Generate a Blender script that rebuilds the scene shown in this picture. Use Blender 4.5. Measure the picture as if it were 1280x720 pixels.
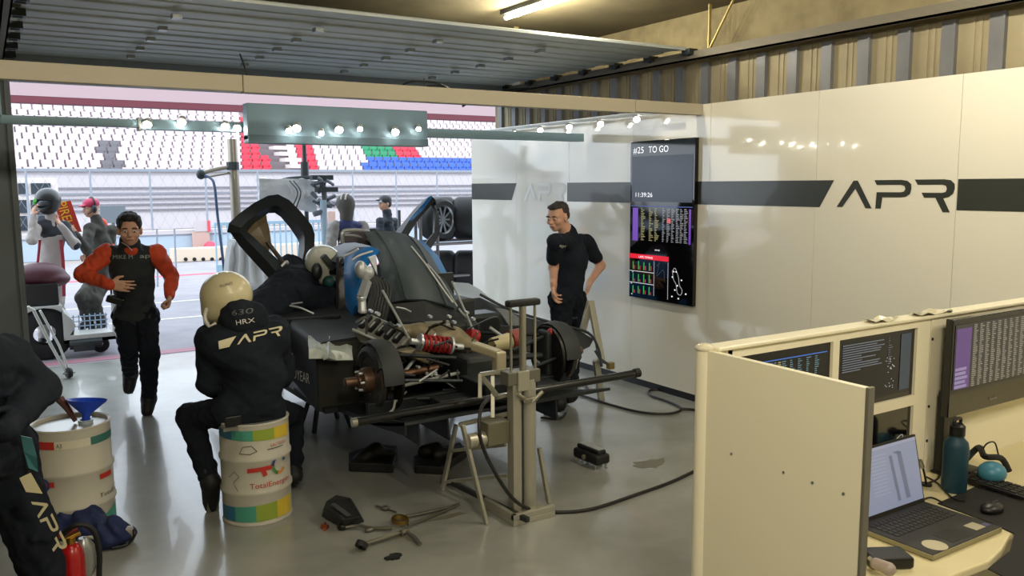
import bpy, math, random
import numpy as np
from mathutils import Vector, Matrix
from mathutils.geometry import tessellate_polygon
from mathutils.bvhtree import BVHTree

S = bpy.context.scene
for o in list(bpy.data.objects):
    bpy.data.objects.remove(o, do_unlink=True)
COL = S.collection
R = random.Random(7)
PI = math.pi

# ------------------------------------------------------------------ camera
YAW, PITCH, ROLL, FPX, CAMH = 0.561849, 0.123315, -0.006487, 1041.2, 2.0
_w = Vector((math.sin(YAW)*math.cos(PITCH), math.cos(YAW)*math.cos(PITCH), -math.sin(PITCH)))
_r0 = Vector((math.cos(YAW), -math.sin(YAW), 0))
_u0 = _r0.cross(_w)
_r = _r0*math.cos(ROLL) + _u0*math.sin(ROLL)
_u = -_r0*math.sin(ROLL) + _u0*math.cos(ROLL)
CAM = Vector((0, 0, CAMH))
cd = bpy.data.cameras.new('camera'); cam = bpy.data.objects.new('camera', cd); COL.objects.link(cam)
cd.sensor_width = 36; cd.lens = FPX/1280*36; cd.clip_start = .05; cd.clip_end = 400
cam.matrix_world = Matrix(((_r.x, _u.x, -_w.x, 0), (_r.y, _u.y, -_w.y, 0), (_r.z, _u.z, -_w.z, CAMH), (0, 0, 0, 1)))
S.camera = cam

def ray(x, y): return _w + _r*((x-640)/FPX) + _u*((360-y)/FPX)
def pY(x, y, Y): d = ray(x, y); return CAM + d*(Y/d.y)          # the measured point at depth Y
def pX(x, y, X): d = ray(x, y); return CAM + d*(X/d.x)          # the measured point on a wall X
def pZ(x, y, z=0.): d = ray(x, y); return CAM + d*((z-CAMH)/d.z)  # the measured point at height z

# ------------------------------------------------------------------ world, sun, exposure
S.view_settings.view_transform = 'Standard'; S.view_settings.look = 'None'
S.view_settings.gamma = 1; S.view_settings.use_curve_mapping = False
S.view_settings.exposure = 0.45
W = bpy.data.worlds.new('sky'); S.world = W; W.use_nodes = True
bg = W.node_tree.nodes['Background']; bg.inputs[0].default_value = (.80, .90, 1, 1); bg.inputs[1].default_value = 2.3
sd = bpy.data.lights.new('sun', 'SUN'); sd.energy = 1.3; sd.angle = .03; sd.color = (1, .95, .88)
so = bpy.data.objects.new('sun', sd); COL.objects.link(so); so.location = (0, -5, 20)
so.rotation_euler = Vector((.30, .62, -.72)).to_track_quat('-Z', 'Y').to_euler()
TUBE_POWER = 29

# ------------------------------------------------------------------ materials
def lin(h):
    if isinstance(h, str):
        h = h.lstrip('#'); c = [int(h[i:i+2], 16)/255 for i in (0, 2, 4)]
    else: c = list(h)
    return tuple(x/12.92 if x <= .04045 else ((x+.055)/1.055)**2.4 for x in c) + (1,)
_M = {}
def mat(name, col, rough=.5, metal=0, var=0, vscale=6, bump=0, bscale=40, coat=0, emit=0, alpha=1, trans=0, spec=.5, col2=None):
    if name in _M: return _M[name]
    m = bpy.data.materials.new(name); m.use_nodes = True; nt = m.node_tree
    b = nt.nodes['Principled BSDF']; c = lin(col)
    b.inputs['Base Color'].default_value = c; b.inputs['Roughness'].default_value = rough
    b.inputs['Metallic'].default_value = metal; b.inputs['Coat Weight'].default_value = coat
    b.inputs['Coat Roughness'].default_value = .035; b.inputs['Specular IOR Level'].default_value = spec
    b.inputs['Alpha'].default_value = alpha; b.inputs['Transmission Weight'].default_value = trans
    if emit: b.inputs['Emission Color'].default_value = c; b.inputs['Emission Strength'].default_value = emit
    tc = nt.nodes.new('ShaderNodeTexCoord')
    if var or col2:
        n = nt.nodes.new('ShaderNodeTexNoise'); n.inputs['Scale'].default_value = vscale; n.inputs['Detail'].default_value = 5
        nt.links.new(tc.outputs['Object'], n.inputs['Vector'])
        r = nt.nodes.new('ShaderNodeValToRGB'); r.color_ramp.elements[0].position = .3; r.color_ramp.elements[1].position = .7
        if col2: r.color_ramp.elements[0].color = lin(col2); r.color_ramp.elements[1].color = c
        else:
            r.color_ramp.elements[0].color = tuple(x*(1-var) for x in c[:3])+(1,); r.color_ramp.elements[1].color = tuple(min(1, x*(1+var*.6)) for x in c[:3])+(1,)
        nt.links.new(n.outputs['Fac'], r.inputs[0]); nt.links.new(r.outputs[0], b.inputs['Base Color'])
    if bump:
        n2 = nt.nodes.new('ShaderNodeTexNoise'); n2.inputs['Scale'].default_value = bscale; n2.inputs['Detail'].default_value = 4
        nt.links.new(tc.outputs['Object'], n2.inputs['Vector'])
        bp = nt.nodes.new('ShaderNodeBump'); bp.inputs['Strength'].default_value = bump; bp.inputs['Distance'].default_value = .02
        nt.links.new(n2.outputs['Fac'], bp.inputs['Height']); nt.links.new(bp.outputs[0], b.inputs['Normal'])
    _M[name] = m; return m

# ------------------------------------------------------------------ mesh collector
ORG = {}
def V(*a): return Vector(a[0]) if len(a) == 1 else Vector(a)
def frame(d):
    d = Vector(d).normalized(); a = Vector((0, 0, 1)) if abs(d.z) < .9 else Vector((1, 0, 0))
    x = a.cross(d).normalized(); return x, d.cross(x), d
class MB:
    def __init__(s): s.v = []; s.f = []
    def add(s, vs, fs):
        n = len(s.v); s.v += [Vector(v) for v in vs]; s.f += [tuple(i+n for i in f) for f in fs]; return s
    def box(s, c, size, rot=None):
        h = Vector(size)/2; c = Vector(c)
        vs = [Vector((x*h.x, y*h.y, z*h.z)) for x in (-1, 1) for y in (-1, 1) for z in (-1, 1)]
        if rot is not None: vs = [rot @ v for v in vs]
        return s.add([c+v for v in vs], [(0, 1, 3, 2), (4, 6, 7, 5), (0, 4, 5, 1), (2, 3, 7, 6), (0, 2, 6, 4), (1, 5, 7, 3)])
    def bb(s, a, b):
        a = Vector(a); b = Vector(b); return s.box((a+b)/2, [abs(x) for x in (b-a)])
    def beam(s, a, b, w, h, up=(0, 0, 1)):
        a = Vector(a); b = Vector(b); d = (b-a).normalized(); up = Vector(up)
        if abs(d.dot(up)) > .97: up = Vector((0, 1, 0))
        x = d.cross(up).normalized(); z = x.cross(d)
        return s.box((a+b)/2, (w, (b-a).length, h), Matrix((x, d, z)).transposed())
    def cyl(s, a, b, r1, r2=None, n=14, caps=True):
        r2 = r1 if r2 is None else r2; a = Vector(a); b = Vector(b); x, y, d = frame(b-a)
        vs = [p+(x*math.cos(t)+y*math.sin(t))*r for p, r in ((a, r1), (b, r2)) for t in [2*PI*i/n for i in range(n)]]
        fs = [(i, (i+1) % n, n+(i+1) % n, n+i) for i in range(n)]
        if caps: fs += [tuple(range(n-1, -1, -1)), tuple(range(n, 2*n))]
        return s.add(vs, fs)
    def tube(s, pts, r, n=8, sub=5, smooth=True):
        pts = [Vector(p) for p in pts]
        if smooth and len(pts) > 2:
            q = [pts[0]*2-pts[1]]+pts+[pts[-1]*2-pts[-2]]; out = []
            for i in range(1, len(q)-2):
                for j in range(sub):
                    t = j/sub; a, b, c, d = q[i-1:i+3]
                    out.append(.5*((2*b)+(c-a)*t+(2*a-5*b+4*c-d)*t*t+(3*b-a-3*c+d)*t**3))
            out.append(pts[-1]); pts = out
        x = None; vs = []; fs = []
        for i, p in enumerate(pts):
            d = (pts[min(i+1, len(pts)-1)]-pts[max(i-1, 0)]).normalized()
            if x is None: x = frame(d)[0]
            x = (x-d*x.dot(d)).normalized(); y = d.cross(x)
            rr = r(i/(len(pts)-1)) if callable(r) else r
            vs += [p+(x*math.cos(2*PI*k/n)+y*math.sin(2*PI*k/n))*rr for k in range(n)]
            if i: fs += [((i-1)*n+k, (i-1)*n+(k+1) % n, i*n+(k+1) % n, i*n+k) for k in range(n)]
        m = len(pts); fs += [tuple(range(n-1, -1, -1)), tuple(range((m-1)*n, m*n))]
        return s.add(vs, fs)
    def prism(s, poly, vec):
        poly = [Vector(p) for p in poly]; vec = Vector(vec); n = len(poly)
        tr = tessellate_polygon([poly])
        fs = [tuple(t) for t in tr]+[tuple(n+i for i in reversed(t)) for t in tr]+[(i, (i+1) % n, n+(i+1) % n, n+i) for i in range(n)]
        return s.add(poly+[p+vec for p in poly], fs)
    def lathe(s, prof, c=(0, 0, 0), ax=(0, 0, 1), n=32):
        c = Vector(c); x, y, d = frame(ax); vs = []; fs = []
        for i, (r, h) in enumerate(prof):
            vs += [c+d*h+(x*math.cos(2*PI*k/n)+y*math.sin(2*PI*k/n))*r for k in range(n)]
            if i: fs += [((i-1)*n+k, (i-1)*n+(k+1) % n, i*n+(k+1) % n, i*n+k) for k in range(n)]
        return s.add(vs, fs)
    def ell(s, c, rad, rot=None, n=16, m=10):
        c = Vector(c); vs = []; fs = []
        for i in range(m+1):
            a = PI*i/m
            for k in range(n):
                b = 2*PI*k/n; v = Vector((math.sin(a)*math.cos(b)*rad[0], math.sin(a)*math.sin(b)*rad[1], math.cos(a)*rad[2]))
                vs.append(c+(rot @ v if rot is not None else v))
        for i in range(m):
            for k in range(n): fs.append((i*n+k, (i+1)*n+k, (i+1)*n+(k+1) % n, i*n+(k+1) % n))
        return s.add(vs, fs)
    def torus(s, c, ax, R_, r, n=28, m=8, a0=0, a1=2*PI, sx=1):
        x, y, d = frame(ax); c = Vector(c)
        full = abs(a1-a0-2*PI) < 1e-4; pts = [c+(x*math.cos(a0+(a1-a0)*i/n)*sx+y*math.sin(a0+(a1-a0)*i/n))*R_ for i in range(n+1)]
        return s.tube(pts, r, m, smooth=False)
    def sheet(s, rows, th=.012):
        """thick curved panel through a grid of points"""
        nr, nc = len(rows), len(rows[0]); g = [[Vector(p) for p in r] for r in rows]; nor = []
        for i in range(nr):
            for j in range(nc):
                a = g[min(i+1, nr-1)][j]-g[max(i-1, 0)][j]; b = g[i][min(j+1, nc-1)]-g[i][max(j-1, 0)]
                nn = a.cross(b); nor.append(nn.normalized() if nn.length > 1e-9 else Vector((0, 0, 1)))
        fl = [p for r in g for p in r]; N = nr*nc
        vs = fl+[p-n*th for p, n in zip(fl, nor)]; fs = []
        for i in range(nr-1):
            for j in range(nc-1):
                a, b, c, d = i*nc+j, i*nc+j+1, (i+1)*nc+j+1, (i+1)*nc+j
                fs += [(a, d, c, b), (N+a, N+b, N+c, N+d)]
        bd = [j for j in range(nc)]+[i*nc+nc-1 for i in range(1, nr)]+[(nr-1)*nc+j for j in range(nc-2, -1, -1)]+[i*nc for i in range(nr-2, 0, -1)]
        for a, b in zip(bd, bd[1:]+bd[:1]): fs.append((a, b, N+b, N+a))
        return s.add(vs, fs)
    def build(s, name, m, parent=None, smooth=False, bevel=0, org=None):
        if parent is not None: o0 = ORG[parent.name]
        elif org is not None: o0 = Vector(org)
        else:
            lo = [min(v[i] for v in s.v) for i in range(3)]; hi = [max(v[i] for v in s.v) for i in range(3)]
            o0 = Vector(((lo[0]+hi[0])/2, (lo[1]+hi[1])/2, lo[2]))
        me = bpy.data.meshes.new(name); me.from_pydata([tuple(v-o0) for v in s.v], [], s.f); me.update()
        import bmesh
        bm = bmesh.new(); bm.from_mesh(me); bmesh.ops.recalc_face_normals(bm, faces=bm.faces); bm.to_mesh(me); bm.free()
        me.materials.append(m)
        if smooth:
            me.polygons.foreach_set('use_smooth', [True]*len(me.polygons)); me.set_sharp_from_angle(angle=.75)
        o = bpy.data.objects.new(name, me); COL.objects.link(o)
        if parent is not None: o.parent = parent; ORG[o.name] = o0
        else: o.location = o0; ORG[o.name] = o0
        if bevel:
            b = o.modifiers.new('bevel', 'BEVEL'); b.width = bevel; b.segments = 2; b.limit_method = 'ANGLE'
        return o
def tag(o, label=None, cat=None, group=None, kind=None):
    if label: o['label'] = label
    if cat: o['category'] = cat
    if group: o['group'] = group
    if kind: o['kind'] = kind
    return o
def thing(name, label, cat, loc, group=None, kind=None):
    o = bpy.data.objects.new(name, None); COL.objects.link(o); o.location = loc; o.empty_display_size = .1
    ORG[o.name] = Vector(loc); return tag(o, label, cat, group, kind)
def copy_thing(r, loc, label=None, rotz=None):
    c = r.copy(); COL.objects.link(c); c.location = loc
    if rotz is not None: c.rotation_euler = (0, 0, rotz)
    if label: c['label'] = label
    def rec(a, b):
        for ch in list(a.children):
            if ch.name in _copied: continue
            d = ch.copy(); COL.objects.link(d); d.parent = b; _copied.add(d.name); rec(ch, d)
    _copied = set(); rec(r, c); return c

# lettering -------------------------------------------------------------------
def text_geo(txt, size):
    cu = bpy.data.curves.new('t', 'FONT'); cu.body = txt; cu.size = size; cu.resolution_u = 3
    o = bpy.data.objects.new('t', cu); COL.objects.link(o)
    dg = bpy.context.evaluated_depsgraph_get(); me = o.evaluated_get(dg).to_mesh()
    vs = [(v.co.x, v.co.y) for v in me.vertices]; fs = [tuple(p.vertices) for p in me.polygons]
    o.evaluated_get(dg).to_mesh_clear(); bpy.data.objects.remove(o); bpy.data.curves.remove(cu)
    return vs, fs
def letter(mb, txt, size, org, xd, yd, lift=.002, mapf=None, width=None, cx=False):
    vs, fs = text_geo(txt, size); org = Vector(org); xd = Vector(xd); yd = Vector(yd)
    if not vs: return mb
    w = max(v[0] for v in vs)-min(v[0] for v in vs); k = width/w if width else 1; off = w*k/2 if cx else 0
    n = xd.cross(yd).normalized()
    if mapf: return mb.add([mapf(v[0]*k-off, v[1]) for v in vs], fs)
    return mb.add([org+xd*(v[0]*k-off)+yd*v[1]+n*lift for v in vs], fs)
APR_SH = [
 [(130, 345), (280, 100), (320, 100), (455, 352), (400, 352), (300, 175), (185, 345)],
 [(468, 97), (700, 97), (750, 105), (782, 135), (785, 175), (775, 220), (740, 245), (700, 250), (545, 250), (535, 352), (487, 352), (492, 205), (700, 205), (725, 198), (735, 175), (728, 150), (700, 140), (490, 140)],
 [(808, 95), (1040, 95), (1090, 103), (1120, 135), (1122, 175), (1112, 215), (1080, 243), (1040, 255), (1095, 370), (1040, 370), (978, 250), (890, 250), (868, 208), (1030, 208), (1055, 200), (1062, 175), (1055, 150), (1030, 140), (835, 140)]]
def apr(mb, mapf, h, sub=0, block=False):
    """the team lettering, height h, x from 0"""
    sh = list(APR_SH)
    if block: sh = [[(-330, 352), (-330, 130), (95, 100), (-60, 352)]]+sh
    for poly in sh:
        pts = [Vector(((x-130)/258*h, (352-y)/258*h, 0)) for x, y in poly]
        tr = [[pts[i].to_2d() for i in t] for t in tessellate_polygon([pts])]
        for _ in range(sub):
            nt = []
            for a, b, c in tr:
                ab, bc, ca = (a+b)/2, (b+c)/2, (c+a)/2; nt += [[a, ab, ca], [ab, b, bc], [ca, bc, c], [ab, bc, ca]]
            tr = nt
        for t in tr: mb.add([mapf(p.x, p.y) for p in t], [(0, 1, 2)])
    return mb
def draper(obj, org, xd, yd, lift=.004, also=()):
    """lays lettering on a curved surface along the drawing's own normal"""
    me = obj.data; o0 = ORG[obj.name]; bv = BVHTree.FromPolygons([v.co+o0 for v in me.vertices], [tuple(p.vertices) for p in me.polygons])
    org = Vector(org); xd = Vector(xd).normalized(); yd = Vector(yd).normalized(); n = xd.cross(yd).normalized()
    bvs = [bv]+[BVHTree.FromPolygons([v.co+ORG[o.name] for v in o.data.vertices], [tuple(q.vertices) for q in o.data.polygons]) for o in also]
    def f(x, y):
        p = org+xd*x+yd*y; hs = [b.ray_cast(p+n*.35, -n) for b in bvs]; hs = [q for q in hs if q[0] is not None]
        h = min(hs, key=lambda q: q[3]) if hs else (None,)
        return (h[0] if h[0] is not None else p)+n*lift
    return f

# rounded bodies: smooth union of tapered limbs, meshed with surface nets -----------------
def rc(a, b, ra, rb=None, k=.02, flat=None, fs=1.):
    return ('c', np.array(a, float), np.array(b, float), ra, ra if rb is None else rb, k, None if flat is None else np.array(Vector(flat).normalized()), fs)
def el(c, rad, k=.02, axes=None):
    A = np.eye(3) if axes is None else np.array([list(Vector(a).normalized()) for a in axes])
    return ('e', np.array(c, float), np.array(rad, float), A, k)
def sdf_mesh(mb, prims, h=.01, amp=0, cuts=(), wl=.07):
    lo = np.full(3, 1e9); hi = -lo; bx = []
    for p in prims:
        if p[0] == 'c':
            r = max(p[3], p[4]); a = np.minimum(p[1], p[2])-r; b = np.maximum(p[1], p[2])+r; k = p[5]
        else: r = max(p[2]); a = p[1]-r; b = p[1]+r; k = p[4]
        lo = np.minimum(lo, a); hi = np.maximum(hi, b); bx.append((a-k*1.5-3*h, b+k*1.5+3*h))
    lo -= 4*h+amp; hi += 4*h+amp; n = np.ceil((hi-lo)/h).astype(int)+1
    ax = [(lo[i]+h*np.arange(n[i])).astype(np.float32) for i in range(3)]
    D = np.full(tuple(n), .2, np.float32)
    def dist(p, X):
        if p[0] == 'c':
            _, a, b, ra, rb, k, fl, fsx = p; q = X-a; d = b-a
            if fl is not None:
                q = q+(q@fl)[..., None]*fl*(fsx-1); d = d+fl*(d@fl)*(fsx-1)
            t = np.clip((q@d)/max(d@d, 1e-9), 0, 1)
            return np.sqrt(((q-t[..., None]*d)**2).sum(-1))-(ra+(rb-ra)*t), k
        _, c, rad, A, k = p; q = (X-c)@A.T; g = np.sqrt(((q/rad)**2).sum(-1)); g2 = np.sqrt(((q/rad**2)**2).sum(-1))
        return g*(g-1)/np.maximum(g2, 1e-6), k
    for p, (a, b) in zip(prims, bx):
        s = [slice(max(0, int((a[i]-lo[i])/h)), min(n[i], int((b[i]-lo[i])/h)+2)) for i in range(3)]
        X = np.stack(np.meshgrid(ax[0][s[0]], ax[1][s[1]], ax[2][s[2]], indexing='ij'), -1)
        d, k = dist(p, X); B = D[tuple(s)]; t = np.clip(.5+.5*(B-d)/k, 0, 1)
        D[tuple(s)] = B*(1-t)+d*t-k*t*(1-t)
    if cuts:
        X = np.stack(np.meshgrid(*ax, indexing='ij'), -1)
        for p in cuts: d, k = dist(p, X); D = np.maximum(D, -d)
    if amp:
        X, Y, Z = np.meshgrid(*ax, indexing='ij'); w = 2*PI/wl
        rs = np.random.RandomState(int(abs(lo).sum()*997) % 9999); N_ = 0
        for _ in range(7):
            d_ = rs.normal(size=3); d_ /= np.linalg.norm(d_); f_ = w*rs.uniform(.35, 1.1); N_ = N_+np.sin((X*d_[0]+Y*d_[1]+Z*d_[2])*f_+rs.uniform(0, 6)+1.2*np.sin((X*d_[1]-Z*d_[0]+Y*d_[2])*f_*.7))
        D = D+(amp*.45*N_).astype(np.float32)
    I = (D < 0); c = np.zeros(tuple(x-1 for x in n), np.int8); offs = [(i, j, k) for i in (0, 1) for j in (0, 1) for k in (0, 1)]
    sl = lambda o: tuple(slice(o[i], n[i]-1+o[i]) for i in range(3))
    for o in offs: c += I[sl(o)]
    act = np.argwhere((c > 0) & (c < 8)); idx = np.full(c.shape, -1, np.int64); idx[tuple(act.T)] = np.arange(len(act))
    cv = {o: D[tuple((act+np.array(o)).T)] for o in offs}; acc = np.zeros((len(act), 3)); cnt = np.zeros(len(act))
    for o in offs:
        for e in range(3):
            if o[e]: continue
            o2 = tuple(o[i]+(i == e) for i in range(3)); a, b = cv[o], cv[o2]; m = (a < 0) != (b < 0)
            t = np.where(m, a/np.where(m, a-b, 1), 0); P = np.zeros((len(act), 3)); P += np.array(o); P[:, e] += t
            acc[m] += P[m]; cnt[m] += 1
    ver = lo+h*(act+acc/np.maximum(cnt, 1)[:, None]); fs = []
    for e in range(3):
        u, v = (e+1) % 3, (e+2) % 3
        s0 = [slice(None)]*3; s1 = [slice(None)]*3; s0[e] = slice(0, -1); s1[e] = slice(1, None)
        A, B = I[tuple(s0)], I[tuple(s1)]; q = np.argwhere(A != B); q = q[(q[:, u] > 0) & (q[:, v] > 0)]
        q = q[(q[:, u] < n[u]-1) & (q[:, v] < n[v]-1)]
        ins = A[tuple(q.T)]; du = np.zeros(3, int); dv = np.zeros(3, int); du[u] = 1; dv[v] = 1
        i0, i1, i2, i3 = [idx[tuple(x.T)] for x in (q-du-dv, q-dv, q, q-du)]
        F = np.stack([i0, i1, i2, i3], 1); F[~ins] = F[~ins][:, ::-1]; fs.append(F)
    F = np.concatenate(fs); F = F[(F >= 0).all(1)]
    k = len(mb.v); mb.v += [Vector(x) for x in ver.tolist()]; mb.f += [tuple(x+k for x in f) for f in F.tolist()]
    return mb
def soft(name, prims, m, parent=None, h=.01, amp=0, cuts=(), wl=.07, org=None):
    o = sdf_mesh(MB(), prims, h, amp, cuts, wl).build(name, m, parent, org=org)
    o.data.polygons.foreach_set('use_smooth', [True]*len(o.data.polygons)); return o
# ================================================================== SETTING
def struct(name, mb, m, parent=None, **k):
    o = mb.build(name, m, parent, **k)
    if parent is None: o['kind'] = 'structure'
    return o
white = mat('white_laminate', '#e4e1d3', .1, coat=.9)
m_gfloor = mat('garage_floor_paint', '#9c9e99', .25, vscale=1.6, col2='#7f8077', coat=.25)
m_conc = mat('bare_concrete', '#968b69', .85, vscale=5, col2='#786d50', bump=.2)
m_metal = mat('galvanised_metal', '#9ba0a0', .38, .85)
m_dmetal = mat('dark_metal', '#3b4144', .45, .6)
m_alu = mat('brushed_aluminium', '#b5b3a6', .33, .9)
m_black = mat('black_plastic', '#0e0f11', .4)
m_rub = mat('black_rubber', '#101113', .65)
m_char = mat('charcoal_vinyl', '#373b37', .25, coat=.2)

struct('floor', MB().bb((-2.5, -2.5, -.15), (5.8, 10.55, 0)), m_gfloor)
# darker worn patches with shapes of their own on the painted floor
m_stain = mat('floor_stain', '#6d6b5e', .5)
def patch(cx, cy, rx, ry, seed, m=m_stain, nm='oil_stain', lab=None, cat='stain', z=.0015):
    r = random.Random(seed); n = 18; pts = []
    for i in range(n):
        a = 2*PI*i/n; k = .65+.5*r.random(); pts.append((cx+math.cos(a)*rx*k, cy+math.sin(a)*ry*k, z))
    o = MB().prism([(x, y, .0004) for x, y, _ in pts], (0, 0, z)).build(nm, m); return tag(o, lab, cat)
struct('ceiling', MB().bb((-2.5, -2.5, 3.56), (5.8, 9.1, 3.8)), mat('ceiling_concrete', '#6e6349', .9, var=.2, vscale=2))
struct('wall_left', MB().bb((-2.7, -2.5, 0), (-2.5, 9.1, 3.56)), m_conc)
struct('wall_back', MB().bb((-2.7, -2.7, 0), (5.8, -2.5, 3.56)), m_conc)
wr = MB().bb((5.68, -2.5, 0), (5.85, 9.4, 3.56))
struct('wall_right', wr, m_conc)
cs = MB(); rb = MB(); y = 9.2; k = 0
cs.bb((5.655, -2.45, 2.2), (5.68, 9.3, 3.10))
while y > -2.3:
    rb.bb((5.63, y-.05, 2.3), (5.655, y+.05, 3.09)); rb.bb((5.615, y-.055, 2.3), (5.655, y-.04, 3.09))
    for q in (-.16, -.21): cs.bb((5.647, y+q-.012, 2.3), (5.655, y+q+.012, 3.09))
    y -= .325
struct('trim_1', rb, mat('wall_flute_grey', '#75777a', .5, .2, var=.15, vscale=4))
struct('trim_2', cs, mat('corrugated_sheet', '#9d9376', .6, .1, var=.2, vscale=2.5))
# glossy white panelling with its dark stripe
WX = 5.39
def wallseg(y0, y1): return MB().bb((WX, y0, .075), (WX+.05, y1, 2.69))
yb = [9.53, 8.45, 7.38, 6.33, 5.30, 4.19, 3.09, 2.0, .9, -.2, -1.3, -2.45]
wp = MB()
for a, b in zip(yb, yb[1:]): wp.bb((WX, b+.0015, .075), (WX+.05, a-.0015, 2.69))
wpan = struct('wall_right', wp, white)
struct('shadow_gap_right', MB().bb((WX+.03, -2.4, 0), (WX+.07, 9.5, .075)), m_black)  # black strip put in for the shadow gap below the panelling
stripe = MB()
def wf(y0):  # drawing on the wall: x runs towards the camera (-Y)
    return lambda x, y: Vector((WX-.0025, y0-x, y+1.815))
hS = .2035
def stq(ya, yb_, za=0, zb=0):
    stripe.add([(WX-.002, ya, 1.815), (WX-.002, yb_+za, 1.815), (WX-.002, yb_, 1.815+hS), (WX-.002, ya, 1.815+hS)], [(0, 1, 2, 3)])
L1 = pX(1046, 257, WX).y; L2 = pX(1189, 240, WX).y; L3 = pX(1197, 240, WX).y; K1 = pX(655, 240, WX).y; K2 = pX(706, 240, WX).y; K3 = pX(709, 240, WX).y
stq(9.53, K1+.16, .11); stq(K3, L1+.03, .12); stq(L3, -2.4)
s_ = stripe.build('dark_stripe', m_char, wpan)
k = (L1-L2)/(965/258)
a1 = apr(MB(), lambda x, y: Vector((WX-.0025, L1-x*k/hS, 1.815+y)), hS); a1.build('team_lettering', m_char, wpan)
k2 = (K1-K2)/(965/258)
a2 = apr(MB(), lambda x, y: Vector((WX-.0035, K1-x*k2/hS, 1.815+y)), hS); a2.build('team_lettering', mat('white_vinyl', '#e4e4dd', .3), wpan)

# front wall: lintel and left pillar of the garage mouth
struct('wall_front', MB().bb((-2.5, 8.8, 2.97), (5.8, 9.1, 3.56)).bb((-2.5, 8.8, 0), (.02, 9.1, 2.97)), mat('painted_lintel', '#8e979c', .6))
pil = MB().bb((-.2, 8.55, 0), (.16, 8.8, 3.0)).bb((.16, 8.6, 0), (.19, 8.78, 3.0)).bb((.215, 8.6, 0), (.26, 8.78, 3.0)).bb((.19, 8.64, 0), (.215, 8.75, 3))
struct('trim_3', pil, mat('pillar_grey', '#6b7477', .5))
# the storeys above, which shade the pit lane
struct('roof', MB().bb((-14, -3, 3.8), (24, 9.2, 5.2)).bb((-14, 2, 5.2), (24, 9.2, 8.2)), mat('pit_building', '#a8a49c', .8))
struct('wall_outside', MB().bb((-14, 8.9, 0), (-2.5, 9.2, 3.8)).bb((5.86, 8.9, 0), (24, 9.2, 3.8)), mat('pit_building', '#a8a49c', .8))

# sectional door folded back under the ceiling
door = thing('door_1', 'folded sectional steel garage door under the ceiling', None, (2.9, 7.2, 3.2)); door['kind'] = 'structure'
m_door = mat('door_steel', '#b9c0bd', .5, .05, var=.08, vscale=3)
yy = 5.66; n = 6; pw = (8.78-5.66)/n
for i in range(n):
    mb = MB(); a = yy+i*pw; prof = []
    steps = [(0, -.013), (.02, -.013), (.028, 0), (.15, 0), (.16, .008), (.3, .008), (.31, 0), (pw-.04, 0), (pw-.03, -.012), (pw-.001, -.012)]
    for X0, X1 in ((.3, 5.44),):
        rows = [[(X, a+s, 3.2+z) for X in np.linspace(X0, X1, 3)] for s, z in steps]
        mb.sheet(rows, .018)
    mb.build('door_panel', m_door, door)
    hb = MB()
    for X in (1.2, 2.2, 3.2, 4.2): hb.bb((X-.03, a-.03, 3.14), (X+.03, a+.045, 3.17))
    if i: hb.build('hinge', m_metal, door)
rl = MB()
for i in range(n+1):
    for X in (.28, 5.47): rl.cyl((X-.03, yy+i*pw, 3.17), (X+.03, yy+i*pw, 3.17), .03); rl.bb((X-.05, yy+i*pw-.05, 3.15), (X+.05, yy+i*pw+.05, 3.2))
rl.build('roller', m_dmetal, door)
tr = MB()
for X in (.2, 5.5):
    tr.bb((X-.03, -2.3, 3.10), (X+.03, 8.75, 3.115)); tr.bb((X-.03, -2.3, 3.10), (X-.018, 8.75, 3.17)); tr.bb((X+.018, -2.3, 3.10), (X+.03, 8.75, 3.17)); tr.bb((X-.03, -2.3, 3.17), (X-.01, 8.75, 3.18))
tr.build('door_track', mat('track_steel', '#6f6a5c', .6, .2), door)
hg = MB()
for Y in (5.45, 2.9, .6): hg.beam((5.5, Y, 3.17), (5.5, Y, 3.56), .03, .012); hg.beam((5.5, Y, 3.17), (5.5, Y-.28, 3.56), .02, .01)
hg.beam((4.6, 7.2, 3.22), (4.6, 7.2, 3.56), .05, .02)
hg.build('track_hanger', mat('warm_steel', '#b3a36a', .4, .6), door)
cc = MB(); cc.tube([(5.42, 8.2, 3.1), (5.2, 8.3, 3.08), (4.9, 8.5, 3.0), (4.75, 8.6, 2.9)], .012); cc.tube([pY(690, 104, 8.0), pY(720, 98, 7.9), pY(742, 96, 7.8), pY(736, 110, 7.8), pY(738, 126, 7.8)], .012)
cc.build('lift_cable', m_black, door)

# overhead beam across the bay, lit gantry behind it
m_beam = mat('cream_beam', '#b5ac96', .55)
bm_ = thing('overhead_beam', 'long cream overhead beam spanning the bay in front of the folded door', 'beam', (2.6, 5.44, 2.59))
z0 = 2.59
for a, b, dz in ((-2.4, 1.42, 0), (1.424, 4.62, -.004), (4.624, WX, .006)):
    MB().bb((a, 5.40, z0+dz), (b, 5.48, 2.692)).build('beam_section', m_beam, bm_, bevel=.004)
lp = MB(); lp.tube([pY(497, 111, 5.44), pY(510, 103, 5.42), pY(531, 102, 5.44), pY(552, 106, 5.44), pY(568, 115, 5.46)], .006); lp.tube([pY(524, 113, 5.44), pY(535, 108, 5.44), pY(553, 108, 5.44), pY(566, 115, 5.44)], .005); lp.tube([pY(530, 98, 5.44), pY(530, 114, 5.44)], .004)
tag(lp.build('cable_loop', m_black), 'black cable looped on top of the cream overhead beam', 'cable')
lp = MB(); lp.tube([pY(300, 68, 6.2), pY(305, 82, 5.9), pY(310, 100, 5.44)], .006)
tag(lp.build('hanging_cable', m_black), 'thin black cable hanging from the folded door to the beam', 'cable')

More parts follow.
